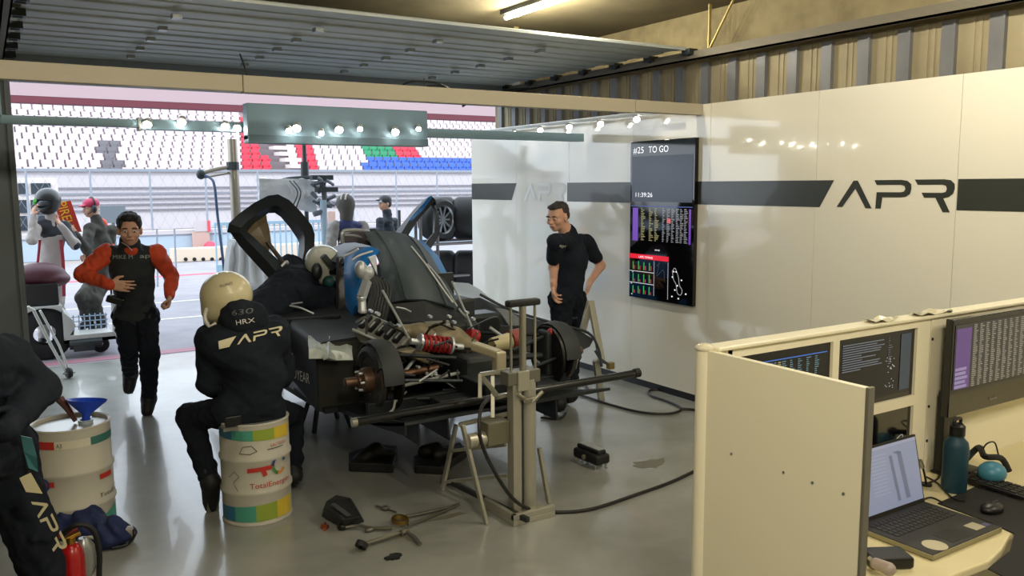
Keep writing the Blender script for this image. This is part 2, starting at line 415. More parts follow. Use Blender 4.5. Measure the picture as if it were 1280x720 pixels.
m_gan = mat('gantry_grey', '#93b4c6', .5)
g = thing('light_gantry', 'grey aluminium light gantry across the garage mouth behind the cream beam', 'gantry', (2.7, 7.05, 2.45))
MB().bb((-.2, 7.0, 2.455), (1.05, 7.1, 2.515)).build('crossbar', m_gan, g, bevel=.004)
MB().bb((1.054, 7.0, 2.44), (5.3, 7.1, 2.52)).build('crossbar', m_gan, g, bevel=.004)
MB().bb((5.2, 5.6, 2.63), (5.235, 9.4, 2.655)).build('side_rail', mat('rail_white', '#dfe3df', .4), g)
MB().bb((1.04, 6.99, 2.43), (1.06, 7.11, 2.53)).build('joint_plate', m_metal, g)
MB().bb((.1, 7.0, 2.5), (.15, 7.1, 3.1)).build('upright', m_gan, g)
hp = thing('overhead_sign', 'large plain grey box sign hanging under the beam at the garage mouth', 'sign', (2.68, 6.9, 2.39))
p0, p1 = pY(307, 131, 6.85), pY(533, 176, 6.85)
MB().bb((p0.x, 6.82, 2.37), (p1.x, 6.95, 2.66)).build('panel_box', mat('panel_grey', '#84a3b6', .5), hp, bevel=.006)
MB().bb((p0.x, 6.81, 2.345), (p1.x, 6.96, 2.41)).build('lower_lip', mat('panel_dark_grey', '#6f8b9b', .5), hp, bevel=.004)
m_led = mat('led_white', '#fff8ea', .4, emit=40)
spots = [(185, 153), (228, 150), (282, 156), (297, 158)]
def spot(c, aim=(-.35, -.8, -.75), r=.028, lab=''):
    a = Vector(aim).normalized(); t = thing('spotlight', lab, 'lamp', c, 'small led spotlights on the gantry')
    MB().cyl(c-a*.02, c+a*.025, r*1.0, r*1.15).build('housing', mat('lamp_white', '#dcdfdc', .4), t)
    MB().cyl(c+a*.031, c+a*.036, r).build('lens', m_led, t)
    return t
for i, (x, yv) in enumerate(spots): spot(pY(x, yv, 6.97), lab='small led spotlight on the grey gantry left of the hanging panel, %s from the left' % ['first', 'second', 'third', 'fourth'][i])
for i, (x, yv) in enumerate([(361, 161), (371, 158), (402, 164), (424, 160), (450, 159), (494, 163), (523, 159)]):
    spot(pY(x, yv, 6.78), lab='small led spotlight on the hanging grey panel, %s from its left end' % ['first', 'second', 'third', 'fourth', 'fifth', 'sixth', 'last'][i], r=.03 if i % 2 else .02)
for i, (x, yv) in enumerate([(643, 164), (675, 160), (711, 156), (750, 152), (795, 146)]):
    spot(pX(x, yv+1, 5.21), lab='small led spotlight above the white wall, %s from the garage mouth' % ['first', 'second', 'third', 'fourth', 'fifth'][i])

# fluorescent tubes
m_tube = mat('tube_glow', '#ffe9a8', .4, emit=14)
def tubelight(x, y, lab, power=TUBE_POWER, L=1.25):
    if x < 2: power *= .45 if y > 1 else 2.2
    t = thing('ceiling_light', lab, 'lamp', (x, y, 3.5), 'fluorescent tube lights on the ceiling')
    MB().bb((x-.05, y-L/2, 3.52), (x+.05, y+L/2, 3.56)).build('housing', m_dmetal, t)
    MB().cyl((x, y-L/2+.02, 3.495), (x, y+L/2-.02, 3.495), .02).build('tube', m_tube, t, smooth=True)
    for q in (-.42, 0, .42):
        l = bpy.data.lights.new('tube_light', 'POINT'); l.shadow_soft_size = .03; l.energy = power; l.color = (1, .92, .76)
        o = bpy.data.objects.new('tube_glow', l); COL.objects.link(o); o.parent = t; o.location = (0, q, -.04)
tubelight(4.1, 5.98, 'glowing yellow fluorescent tube on the concrete ceiling beyond the folded door edge')
tubelight(4.1, 2.6, 'fluorescent ceiling tube above the white desk area')
tubelight(4.1, -.4, 'fluorescent ceiling tube behind the desks')
tubelight(.6, 2.6, 'fluorescent ceiling tube above the left side of the bay')
tubelight(.6, -.4, 'fluorescent ceiling tube near the back left of the bay')

# ================================================================== OUTSIDE
m_lane = mat('pit_lane_asphalt', '#8d8b92', .8, var=.12, vscale=3, bump=.1)
m_track = mat('race_track', '#968f8c', .85, var=.08, vscale=.6)
struct('ground', MB().bb((-30, 10.55, -.15), (60, 24.5, -.002)), m_lane)
struct('ground', MB().bb((-30, 24.5, -.15), (60, 60, -.01)), m_track)
m_red = mat('red_paint', '#d8455c', .6)
struct('trim_4', MB().bb((-14, 19.9, -.002), (30, 20.15, .002)), m_red)
struct('trim_5', MB().bb((-6, 10.62, -.002), (12, 10.85, .002)), mat('faded_red_paint', '#a0707c', .7))
wl = MB()
for Y in (13.4, 15.4): wl.bb((-14, Y, -.002), (30, Y+.09, .002))
struct('trim_6', wl, mat('white_road_paint', '#c9c7c5', .7))
# pit wall with its fence
m_pw = mat('pit_wall_blue', '#a3b4c6', .7); m_ww = mat('white_barrier', '#b5b0b6', .7)
struct('wall_pit', MB().bb((-20, 26, 0), (45, 26.3, .62)), m_pw)
struct('trim_7', MB().bb((-20, 25.95, .62), (45, 26.35, .74)), m_ww)
fence = thing('catch_fence', 'tall grey steel mesh fence standing on the pit wall', 'fence', (8, 26.15, .74))
m_fp = mat('fence_steel', '#8f98a3', .5, .3)
x = 1.0; k = 0
while x < 16:
    MB().cyl((x, 26.15, .74), (x, 26.15, 2.52), .03, n=8).build('fence_post', m_fp, fence); x += 1.55; k += 1
MB().bb((-2, 26.13, 2.47), (17, 26.17, 2.52)).bb((-2, 26.13, 1.8), (17, 26.16, 1.83)).build('top_rail', m_fp, fence)
me_ = MB(); x = -2
while x < 17:
    me_.cyl((x, 26.15, .8), (x+.9, 26.15, 2.47), .004, n=3, caps=False); me_.cyl((x+.9, 26.15, .8), (x, 26.15, 2.47), .004, n=3, caps=False); x += .3
me_.build('mesh', m_fp, fence)
# barrier under the stand with horizontal rails
struct('wall_far', MB().bb((-20, 43, 0), (60, 43.3, 2.75)), m_ww)
rr = MB(); z = .9
while z < 2.1: rr.bb((-20, 42.9, z), (60, 43.0, z+.07)); z += .26
struct('trim_8', rr, mat('barrier_rail', '#77757e', .6, .2))
struct('trim_9', MB().bb((-20, 42.85, 2.72), (60, 43.35, 2.82)), mat('stand_rail', '#7e838c', .6))
# grandstand tiers
st = MB(); NR = 11; DZ = .37
for r in range(NR): st.bb((-20, 44+r, 0), (60, 45.02+r, 2.6+r*DZ))
m_st = mat('stand_concrete', '#6e6468', .85)
struct('ground', st, m_st)
struct('wall_upper_stand', MB().bb((-20, 55.1, 0), (60, 56, 9.5)), mat('stand_facade', '#a08c90', .85))
struct('trim_10', MB().bb((-20, 55.0, 6.75), (60, 55.12, 7.15)), mat('stand_red_band', '#5c1d2b', .6))
struct('trim_11', MB().bb((-20, 54.98, 7.15), (60, 55.12, 7.3)), mat('stand_facade', '#a08c90', .85))
# seats
def seat_mb(wide=.43):
    return MB().bb((-wide/2, -.02, .0), (wide/2, .36, .06)).bb((-wide/2, .32, .06), (wide/2, .38, .36)).bb((-wide/2, -.02, .0), (-wide/2+.05, .34, .16)).bb((wide/2-.05, -.02, 0), (wide/2, .34, .16))
seatcols = {'white': mat('seat_white', '#cbbec3', .5), 'red': mat('seat_red', '#c93a4e', .5), 'green': mat('seat_green', '#2f8a62', .5), 'blue': mat('seat_blue', '#4467b8', .5), 'grey': mat('seat_grey', '#6f6c72', .5)}
proto = {}
import bisect
def seatcolor(px, row):
    if 127+row*-1 < px < 152-row*1.5 and row <= 4: return 'grey'
    if 305 < px < 335-2 or (305+row*-2 < px+0 < 352-row*3 and px > 300): return 'red'
    if 372 < px < 405: return 'red' if px < 400-row*2 else 'white'
    if row <= 2 and px > 458: return 'blue'
    if 2 < row <= 6 and 456+(row-3)*2 < px < 496: return 'green'
    if 2 < row <= 6 and 494 < px < 530-(6-row)*2: return 'red'
    return 'white'
def proj(p):
    q = Vector(p)-CAM; kk = q.dot(_w); return 640+FPX*q.dot(_r)/kk, 360-FPX*q.dot(_u)/kk
rest = {c: MB() for c in seatcols}; cnt = 0
for r in range(NR):
    for j in range(-2, 80):
        X = .3+j*.52+.26*(r % 2); Y = 44.35+r; Z = 2.6+r*DZ; px, py = proj((X, Y, Z+.2))
        if px < 8 or px > 660: continue
        if 343+0*r < px+r*4 < 372: continue          # stairway
        c = seatcolor(px, r)
        if r < 7 and cnt < 300 and px < 600:
            if c not in proto:
                o = seat_mb().build('stadium_seat', seatcols[c], org=(0, 0, 0)); proto[c] = o
            else: o = proto[c].copy(); COL.objects.link(o)
            o.location = (X, Y, Z); cnt += 1
            tag(o, '%s plastic seat among the rows of the far grandstand' % c, 'seat', '%s grandstand seats' % c)
        else:
            mb = seat_mb(); rest[c].add([v+Vector((X, Y, Z)) for v in mb.v], mb.f)
for c, mb in rest.items():
    if mb.v: tag(mb.build('stadium_seat', seatcols[c]), '%s plastic seats in the higher rows of the far grandstand' % c, 'seat', kind='stuff')
sw = MB(); a = pY(345, 212, 43.9); 
for r in range(9):
    sw.bb((14.2+.5*0-r*.0, 43.9+r, 2.6+r*DZ), (15.1, 45+r, 2.66+r*DZ+.15))
struct('trim_12', sw, mat('stair_concrete', '#cfc5c2', .8))
# pit wall hut with dark panes
hut = thing('pit_wall_hut', 'white hut with dark window panes behind the pit wall at far left', 'hut', (1.6, 27.2, 0))
a, b = pY(18, 222, 27), pY(78, 310, 27)
MB().bb((a.x-.6, 27, 0), (b.x, 28, 2.28)).build('hut_wall', mat('hut_white', '#cfc8c8', .7), hut)
for x0, x1, y0, y1 in ((22, 35, 229, 243), (38, 64, 229, 243), (22, 35, 250, 266), (38, 64, 250, 268), (22, 35, 270, 288), (38, 64, 270, 288)):
    p, q = pY(x0, y0, 26.97), pY(x1, y1, 26.97)
    MB().bb((p.x, 26.95, q.z), (q.x, 27.0, p.z)).build('window_pane', mat('dark_pane', '#39424a', .15), hut)
# sign board on the track wall
sg = thing('sign_board', 'white board with a red stripe fixed to the blue pit wall', 'sign', tuple(pY(255, 300, 25.8)))
p, q = pY(243, 276, 25.8), pY(263, 289, 25.8)
MB().bb((p.x, 25.8, q.z), (q.x, 25.85, p.z)).build('board', m_ww, sg); p2 = pY(259, 276, 25.78)
MB().bb((p2.x, 25.77, q.z), (q.x, 25.8, p.z)).build('red_stripe', m_red, sg)
MB().bb(((p.x+q.x)/2-.3, 25.82, 0), ((p.x+q.x)/2+.2, 25.87, q.z)).build('board_post', mat('post_tan', '#b59c95', .7), sg)
tag(MB().ell((pY(263, 308, 25.6).x, 25.6, .2), (.2, .2, .2)).cyl((pY(263, 308, 25.6).x, 25.6, 0), (pY(263, 308, 25.6).x, 25.6, .3), .06).build('red_buoy', m_red, smooth=True), 'round red marker in front of the blue pit wall', 'marker')
# pale kerb blocks in front of the pit wall
kb = thing('barrier_block', 'long pale low barrier with dark round holes at the pit lane edge', 'barrier', tuple(pY(250, 325, 23.5)))
p, q = pY(215, 310, 23.5), pY(315, 332, 23.5)
MB().bb((p.x, 23.5, 0), (q.x+3.5, 23.9, .36)).build('block', mat('pale_stone', '#cfbfae', .8), kb, bevel=.02)
hl = MB()
for xx in range(232, 282, 11): c = pY(xx, 324, 23.5); hl.cyl((c.x, 23.48, c.z), (c.x, 23.52, c.z), .05)
hl.build('hole', m_black, kb)
tag(MB().box(pY(141, 268, 18), (.45, .1, .34)).bb(Vector((pY(141, 268, 18).x-.03, 17.97, 0)), Vector((pY(141, 268, 18).x+.03, 18.03, pY(141, 268, 18).z))).build('dark_display_board', mat('board_grey', '#6d7780', .6)), 'dark grey board behind the man in the red cap', 'board')
br = MB(); br.tube([Vector((pY(196, 340, 18).x, 18, 0)), pY(196, 286, 18), pY(218, 286, 18), Vector((pY(220, 340, 18).x, 18, 0))], .02, smooth=False)
tag(br.build('barrier_hoop', m_fp), 'thin grey tubular hoop standing in the pit lane behind the running man', 'hoop')
# ------------------------------------------------------------------ pit lane equipment
m_pole = mat('pole_steel', '#9c9688', .35, .8)
ms = thing('boom_mast', 'thick steel mast with a joint left of the raised car door', 'mast', (3.0, 12, 0))
t_, b_ = pY(290, 174, 12), pY(299, 335, 12)
MB().cyl((b_.x, 12, 0), t_, .07, .065, 16).build('pole', m_pole, ms, smooth=True)
c = pY(291, 208, 12); MB().cyl(c-Vector((0, 0, .05)), c+Vector((0, 0, .06)), .085).build('collar', m_dmetal, ms)
MB().tube([c, pY(268, 212, 12), pY(251, 217, 12)], .03).tube([c-Vector((0, 0, .08)), pY(255, 222, 12)], .015).build('side_arm', m_pole, ms)
MB().ell(pY(251, 218, 12), (.06, .06, .07)).build('arm_head', m_dmetal, ms)
MB().cyl((b_.x, 12, 0), (b_.x, 12, .03), .25).build('base_plate', m_dmetal, ms)
tag(MB().tube([pY(251, 219, 12), pY(262, 222, 11.9), pY(268, 232, 11.8), pY(272, 270, 11.7), pY(280, 337, 11.6), pZ(284, 392, .02)], .018).build('blue_hose', mat('hose_navy', '#2c4668', .5)), 'dark blue hose hanging from the arm of the steel mast', 'hose')
m2 = thing('fuel_rig_mast', 'slim dark mast standing over the silver wrapped pit equipment', 'mast', (pY(380, 200, 12.5).x, 12.5, 0))
p = pY(380, 180, 12.5); MB().cyl((p.x, 12.5, 0), p, .035, .03).build('pole', m_dmetal, m2)
q = pY(381, 214, 12.5); MB().cyl(q-Vector((0, 0, .12)), q+Vector((0, 0, .14)), .06).build('coupling', m_dmetal, m2)
MB().tube([pY(352, 226, 12.4), pY(365, 223, 12.4), pY(396, 222, 12.4), pY(410, 226, 12.4)], .03).build('cross_pipe', m_dmetal, m2)
# crumpled silver wrapped box
wb = thing('wrapped_box', 'silver foil wrapped box hanging at the fuel rig behind the raised door', 'box', tuple(pY(360, 260, 12.3)))
r_ = random.Random(3); rows = []
for yv in (223, 229, 236, 243, 250, 256, 262):
    rows.append([pY(xv+r_.uniform(-1, 1), yv+r_.uniform(-1, 1)+(3 if xv > 385 else 0), 12.3+r_.uniform(-.02, .02)) for xv in (324, 332, 340, 348, 356, 364, 372, 380, 388, 396)])
MB().sheet(rows, .05).build('foil_cover', mat('silver_foil', '#c5c9cd', .35, .3, bump=.5, bscale=14), wb, smooth=True)
fl = MB()
for k in range(2): fl.tube([pY(362+k*5, 226, 12.1), pY(372+k*4, 240, 12.0), pY(366+k*5, 258, 12.05), pY(360+k*8, 268, 12.1)], .009)
fl.build('hose_bundle', m_dmetal, wb, smooth=True)
vc = thing('valve_cluster', 'grey valve and pipe cluster beside the man in the striped balaclava', 'valve', tuple(pY(405, 250, 12)))
v = MB(); r_ = random.Random(5)
v.tube([pY(400, 222, 12), pY(405, 240, 12), pY(404, 262, 12), pY(392, 268, 12)], .04)
for k in range(16):
    a = pY(396+r_.random()*20, 220+r_.random()*40, 12+r_.uniform(-.1, .1)); v.cyl(a, a+Vector((r_.uniform(-.16, .16), .05, r_.uniform(-.12, .12))), .022+.012*r_.random(), n=8)
v.build('pipework', mat('valve_grey', '#5f6469', .4, .6), vc, smooth=True)
v = MB()
for x, yv in ((402, 222), (408, 237)): v.box(pY(x, yv, 12), (.32, .12, .07))
v.build('valve_body', m_dmetal, vc); MB().cyl((pY(405, 250, 12).x, 12, 0), pY(404, 250, 12), .05).build('stand_pipe', mat('pale_blue_pipe', '#9fb3c2', .5), vc)
# pale blue crowd barrier behind
cb = thing('blue_barrier', 'pale blue pit barrier with upright bars behind the car', 'barrier', (5.6, 16, 0))
a, b = pY(268, 275, 16)+Vector((1.2, 0, 0)), pY(412, 340, 16)
MB().bb((a.x-1.2, 16, .05), (b.x, 16.06, .55)).build('lower_panel', mat('barrier_blue', '#8fb0c6', .6), cb)
MB().bb((a.x-1.2, 16, 1.28), (b.x, 16.05, 1.34)).build('rail', mat('barrier_blue', '#8fb0c6', .6), cb)
v = MB(); x = a.x-1.2
while x < b.x: v.bb((x, 16.01, .5), (x+.025, 16.04, 1.3)); x += .11
v.build('bars', mat('barrier_blue', '#8fb0c6', .6), cb)
MB().bb((a.x+.95, 15.9, 0), (a.x+1.1, 16.0, 1.5)).build('brown_post', mat('post_tan', '#b59c95', .7), cb)
# white sheet covered stack
sh = MB(); rows = []; r_ = random.Random(9)
for yv, w0, w1 in ((300, 292, 330), (312, 288, 334), (326, 286, 338), (342, 284, 342), (362, 284, 346), (388, 284, 350), (404, 284, 352), (420, 284, 352)):
    rows.append([pY(w0+(w1-w0)*j/8+r_.uniform(-1.5, 1.5), yv, 10.9+(.12 if j % 2 else 0)) for j in range(9)])
tag(sh.sheet(rows, .06).build('plastic_sheet', mat('milky_plastic', '#eceff2', .3, bump=.4, bscale=8), smooth=True), 'milky plastic sheeting draped over a stack beside the raised car door', 'sheet')
# tyre rack
rk = thing('tyre_rack', 'tubular steel tyre rack beyond the end of the white wall', 'rack', (6.0, 11.2, 0))
Y = 11.2; v = MB()
X0, X1 = pY(526, 300, Y).x, 7.4
def rt(x0, z0, x1, z1, y0=Y, y1=None, r=.025): v.cyl((x0, y0, z0), (x1, y1 if y1 is not None else y0, z1), r, n=10)
for yy_ in (Y, Y+.75):
    for xx in (X0, pY(547, 300, Y).x, X1): rt(xx, 0, xx, 1.62, yy_)
    for zz in (.28, .62, 1.12): rt(X0, zz, X1, zz, yy_)
for xx in (X0, X1):
    for zz in (.28, 1.12): rt(xx, zz, xx, zz, Y, Y+.75)
v.build('rack_frame', mat('rack_steel', '#6d6a6c', .4, .6), rk, smooth=True)
def tyre(c, ax, lab, r=.34, w=.36):
    t = thing('racing_tyre', lab, 'tyre', tuple(c), 'slick racing tyres in the steel rack')
    a = Vector(ax).normalized(); c = Vector(c)
    MB().lathe([(r*.66, -w/2), (r*.86, -w/2-.005), (r*.97, -w/2+.03), (r, -w/2+.07), (r, w/2-.07), (r*.97, w/2-.03), (r*.86, w/2+.005), (r*.66, w/2), (r*.64, 0), (r*.66, -w/2)], c, a, 36).build('tread', m_rub, t, smooth=True)
    mb = MB().lathe([(r*.66, -w/2+.01), (r*.6, -w/2+.03), (r*.6, w/2-.03), (r*.66, w/2-.01)], c, a, 30); x, y_, d = frame(a)
    for s in (-1, 1):
        for k in range(10):
            an = 2*PI*k/10; o_ = c+a*s*w*.35; dd = x*math.cos(an)+y_*math.sin(an); mb.beam(o_+dd*.04, o_+dd*r*.62, .018, .03)
        mb.cyl(c+a*s*w*.35, c+a*s*w*.4, .05)
    mb.build('rim', mat('rim_grey', '#83888c', .35, .8), t)
    return t
pb = pY(562, 345, 11.5); k = 0
tax = Vector((.84, -.54, 0)); tb0 = pY(553, 275, 11.7)
for i, (k_, zz) in enumerate([(0, 1.48), (.38, 1.48), (.76, 1.48), (0, .64), (.38, .64), (.76, .64)]):
    xx = tb0.x+tax.x*k_; tyre((xx, 11.7+tax.y*k_, zz), tax, ['slick black tyre on the top shelf of the rack, nearest the rim-side end', 'second black tyre on the top shelf of the rack', 'black tyre on the top shelf of the rack nearest the white wall', 'slick black tyre on the lower shelf of the rack, at its open end', 'second black tyre on the lower shelf of the rack', 'black tyre on the lower shelf of the rack nearest the white wall'][i])
tyre((pY(545, 268, 11.45).x, 11.4, 1.48), (.35, -1, .0), 'spoked wheel and tyre standing behind the blue-edged car door', .33, .3)

# service cart at the garage mouth
m_cart = mat('cart_white', '#c4c6c2', .4)
ct = thing('service_cart', 'white two-wheeled service cart parked in the pit lane at the left', 'cart', (.75, 11, 0))
Yc = 10.95
a, b = pY(38, 378, Yc), pY(80, 420, Yc); c_ = pY(142, 378, Yc)
arch = [(a.x-.25, a.z), (b.x, a.z), (b.x, b.z-.02)]
cx, cz, rr_ = pY(58, 436, Yc).x, .32, .33
pl = [(a.x-.3, .62+.02), (b.x, .62+.02), (b.x, .18)]
for i in range(9): an = PI*(i/8)*.86+.2; pl.append((cx+math.cos(an)*rr_, cz+math.sin(an)*rr_*.9))
pl += [(a.x-.3, .3)]
MB().prism([(x, Yc, z) for x, z in pl], (0, .7, 0)).build('side_body', m_cart, ct, bevel=.01)
MB().lathe([(.12, -.08), (.26, -.09), (.3, -.06), (.3, .06), (.26, .09), (.12, .08)], (cx, Yc+.12, .3), (0, 1, 0)).build('wheel', m_rub, ct, smooth=True)
MB().bb((b.x, Yc, .18), (c_.x, Yc+.7, .22)).bb((b.x, Yc, .18), (c_.x+.02, Yc+.04, .27)).bb((c_.x-.02, Yc, .18), (c_.x+.1, Yc+.05, .72)).build('flatbed', m_cart, ct)
g2 = MB()
for i in range(9): xx = b.x+.03+i*(c_.x-b.x-.06)/8; g2.bb((xx, Yc+.66, .22), (xx+.012, Yc+.69, .42))
for zz in (.27, .33, .39): g2.bb((b.x, Yc+.66, zz), (c_.x, Yc+.68, zz+.01))
g2.build('wire_side', mat('wire_blue', '#a9bfd8', .5), ct)
MB().bb((a.x-.3, Yc+.02, .64), (b.x-.02, Yc+.6, .9)).build('equipment_case', m_black, ct, bevel=.02)
soft('maroon_cover', [el((cx+.0, Yc+.25, .98), (.28, .2, .15)), el((cx+.12, Yc+.25, .93), (.2, .2, .1))], mat('maroon_vinyl', '#4a1a28', .5), ct, .015)
MB().cyl((b.x+.05, Yc+.02, .16), (b.x+.4, Yc+.02, .16), .06).box((b.x+.2, Yc+.1, .12), (.22, .3, .08)).build('jack_gear', m_dmetal, ct)
MB().lathe([(.03, -.03), (.09, -.03), (.1, 0), (.09, .03), (.03, .03)], (c_.x-.15, Yc+.2, .1), (0, 1, 0)).build('small_wheel', m_rub, ct)
# tow handle / trolley leaning in front
tr_ = thing('hand_trolley', 'slim white tube trolley with a small wheel left of the running man', 'trolley', (.5, 9.9, 0))
w0 = pZ(86, 466, .06)
MB().tube([pY(16, 388, 9.6), pY(36, 384, 9.6), pY(42, 388, 9.62), pY(64, 432, 9.75), pY(82, 464, w0.y)], .016, smooth=False).tube([pY(50, 388, 9.7), pY(74, 432, 9.8), pY(86, 462, w0.y)], .012, smooth=False).build('frame', mat('trolley_white', '#c9cac4', .4, .2), tr_)
MB().lathe([(.015, -.025), (.05, -.025), (.06, 0), (.05, .025), (.015, .025)], (w0.x, w0.y, .06), (1, .3, 0)).build('castor_wheel', m_rub, tr_, smooth=True)
MB().cyl((w0.x-.06, w0.y, .06), (w0.x+.06, w0.y, .06), .012).build('axle', m_metal, tr_)
MB().bb(pY(8, 400, 9.5), pY(34, 440, 9.52)).build('cloth_panel', mat('panel_offwhite', '#bcbab0', .7), tr_)
MB().bb(pY(12, 402, 9.49), pY(27, 405, 9.495)).build('red_tab', m_red, tr_)
# red and yellow lettered panel behind the driver
pn = thing('lettered_panel', 'tilted red panel with yellow capital letters behind the helmeted driver', 'sign', tuple(pY(84, 292, 12.4)))
c0 = pY(76, 253, 12.4); c1 = pY(90, 292, 12.4); d = (c1-c0).normalized(); sd_ = Vector((d.z, 0, -d.x))*-1
MB().beam(c0+Vector((.02, .03, 0)), c1+Vector((.02, .03, 0)), .2, .02, up=(0, 1, 0)).build('board', mat('sign_red', '#c0392f', .5), pn)
t = MB(); letter(t, 'PIRELLI', .16, c0+Vector((-.05, .01, .0)), d, Vector((-d.z, 0, d.x)), width=(c1-c0).length*.95); t.build('lettering', mat('sign_yellow', '#f2c533', .5), pn)
# ================================================================== THE RACE CAR
m_carbon = mat('carbon_black', '#1c2124', .5, .0, spec=.35, bump=.05, bscale=90)
m_cdark = mat('satin_dark', '#22272a', .6)
m_cover = mat('engine_cover_grey', '#3b474c', .55, bump=.15, bscale=9)
m_blue = mat('car_blue', '#1c78c8', .35, coat=.15)
m_sil = mat('machined_silver', '#bcc2c6', .35, .45)
m_cast = mat('cast_alloy', '#8b8c86', .5, .3, var=.2, vscale=9)
m_beige = mat('beige_casting', '#8c8269', .5, .2)
m_spring = mat('red_spring', '#a8282a', .4, .2)
m_disc = mat('carbon_disc', '#4a4744', .4, .5, var=.2, vscale=14)
m_brown = mat('bronze_shaft', '#6a4a35', .4, .6)
CX = 2.8
car = thing('race_car', 'black and blue prototype race car on stands with rear bodywork and wheels removed', 'car', (CX, 6.8, .3))
# flat floor and front body
MB().prism([(1.86, 5.35, .46), (3.74, 5.35, .46), (3.78, 6.4, .46), (3.72, 9.2, .46), (1.9, 9.2, .46), (1.84, 6.4, .46)], (0, 0, .035)).build('underfloor', m_carbon, car)
# diffuser tray: rises towards the rear
MB().sheet([[(X, y, z) for X in (2.02, 2.5, 3.1, 3.58)] for y, z in ((5.4, .45), (5.0, .47), (4.7, .53), (4.42, .6))], .02).build('diffuser_tray', m_carbon, car)
for X, tip in ((2.13, 0), (2.33, 0), (2.86, 0), (3.15, 0)):
    MB().prism([(X, 5.25, .45), (X, 4.47, .57), (X, 4.45, .43), (X, 4.55, .432)], (.012, 0, 0)).build('diffuser_strake', m_carbon, car)
MB().prism([(2.02, 5.4, .44), (2.02, 4.42, .6), (2.02, 4.42, .52), (2.02, 5.2, .43)], (.015, 0, 0)).build('diffuser_side', m_carbon, car)
# monocoque and cockpit
tub = []
for y, hw, z0, z1 in ((5.95, .34, .5, 1.2), (6.3, .42, .5, 1.3), (6.9, .46, .5, 1.1), (7.6, .42, .5, 1.02), (8.3, .3, .55, .9), (9.2, .16, .6, .74)):
    tub.append([(CX-hw, y, z0), (CX-hw*1.05, y, (z0+z1)/2), (CX-hw*.8, y, z1), (CX, y, z1+.05), (CX+hw*.8, y, z1), (CX+hw*1.05, y, (z0+z1)/2), (CX+hw, y, z0)])
MB().sheet(tub, .03).build('monocoque', m_carbon, car, smooth=True)
MB().bb((CX-.36, 5.9, .5), (CX+.36, 5.95, 1.3)).build('firewall', m_cdark, car)
# front wings of the body
for sx in (-1, 1):
    rows = []
    for y, z in ((7.05, .86), (7.3, .98), (7.7, 1.06), (8.1, 1.05), (8.5, .95), (9.0, .75)):
        x0, x1 = CX+sx*.5, CX+sx*.95; rows.append([(x0, y, z-.1), (x0+sx*.1, y, z), ((x0+x1)/2, y, z+.04), (x1-sx*.05, y, z), (x1, y, z-.12), (x1, y, .55)])
    MB().sheet(rows, .015).build('front_fender', m_blue if sx > 0 else m_carbon, car, smooth=True)
# roof and pillars
rf = [[pY(x, y, Y) for x, y, Y in r] for r in (
    [(396, 325, 6.9), (406, 312, 6.95), (430, 304, 7.0), (470, 301, 7.0)],
    [(412, 326, 6.5), (424, 316, 6.5), (446, 309, 6.5), (476, 309, 6.5)],
    [(428, 330, 6.2), (436, 321, 6.15), (456, 313, 6.1), (474, 314, 6.1)])]
MB().sheet(rf, .03).build('roof', mat('roof_dark_blue', '#26343e', .5, spec=.3), car, smooth=True)
# blue flank beside the engine bay
bl = [[pY(x, y, Y) for x, y, Y in r] for r in (
    [(431, 319, 6.15), (440, 315, 6.1), (452, 310, 6.0), (464, 308, 5.95), (474, 313, 5.9)],
    [(430, 334, 6.12), (437, 331, 6.05), (445, 327, 5.95), (455, 321, 5.9), (470, 318, 5.88)],
    [(430, 350, 6.1), (437, 349, 6.0), (444, 346, 5.9), (448, 342, 5.88), (451, 336, 5.87)],
    [(431, 368, 6.1), (437, 368, 6.0), (443, 366, 5.9), (446, 363, 5.88), (447, 360, 5.87)],
    [(433, 386, 6.1), (437, 387, 6.0), (440, 386, 5.9), (442, 384, 5.88), (443, 382, 5.87)],
    [(437, 403, 6.05), (438, 404, 6.0), (438.5, 405, 5.92), (439, 404, 5.9), (440, 402, 5.9)])]
MB().sheet(bl, .03).build('blue_side_panel', m_blue, car, smooth=True)
MB().tube([pY(431, 320, 6.1), pY(440, 316, 6.05), pY(448, 311, 6.0)], .008).tube([pY(440, 325, 5.9), pY(450, 319, 5.88), pY(466, 314, 5.86)], .007).build('white_pinstripe', mat('white_vinyl', '#e4e4dd', .3), car)
MB().beam(pY(427, 322, 6.3), pY(427, 404, 6.15), .07, .06, up=(0, 1, 0)).build('roll_hoop_leg', mat('hoop_brown', '#34302f', .4), car, smooth=True)
# silver framed intake on the roof
it = MB(); P_ = lambda x, y, Y=6.55: pY(x, y, Y)
it.tube([P_(428, 303), P_(428, 291), P_(436, 288), P_(456, 289), P_(470, 296), P_(482, 303, 6.4), P_(474, 309, 6.35)], .018)
it.tube([P_(430, 294), P_(445, 295), P_(460, 300), P_(474, 308, 6.35)], .012)
it.build('intake_frame', mat('intake_silver', '#a8adb0', .3, .5), car, smooth=True)
MB().sheet([[P_(430, 292), P_(444, 290), P_(458, 292), P_(470, 298)], [P_(430, 303), P_(444, 303), P_(458, 306), P_(470, 309)]], .03).build('intake_throat', mat('throat_grey', '#4a4750', .4), car)
tri = MB().prism([P_(425, 304), P_(429, 293), P_(431, 304)], (0, .03, 0)); tri.build('white_fillet', mat('white_vinyl', '#e4e4dd', .3), car)
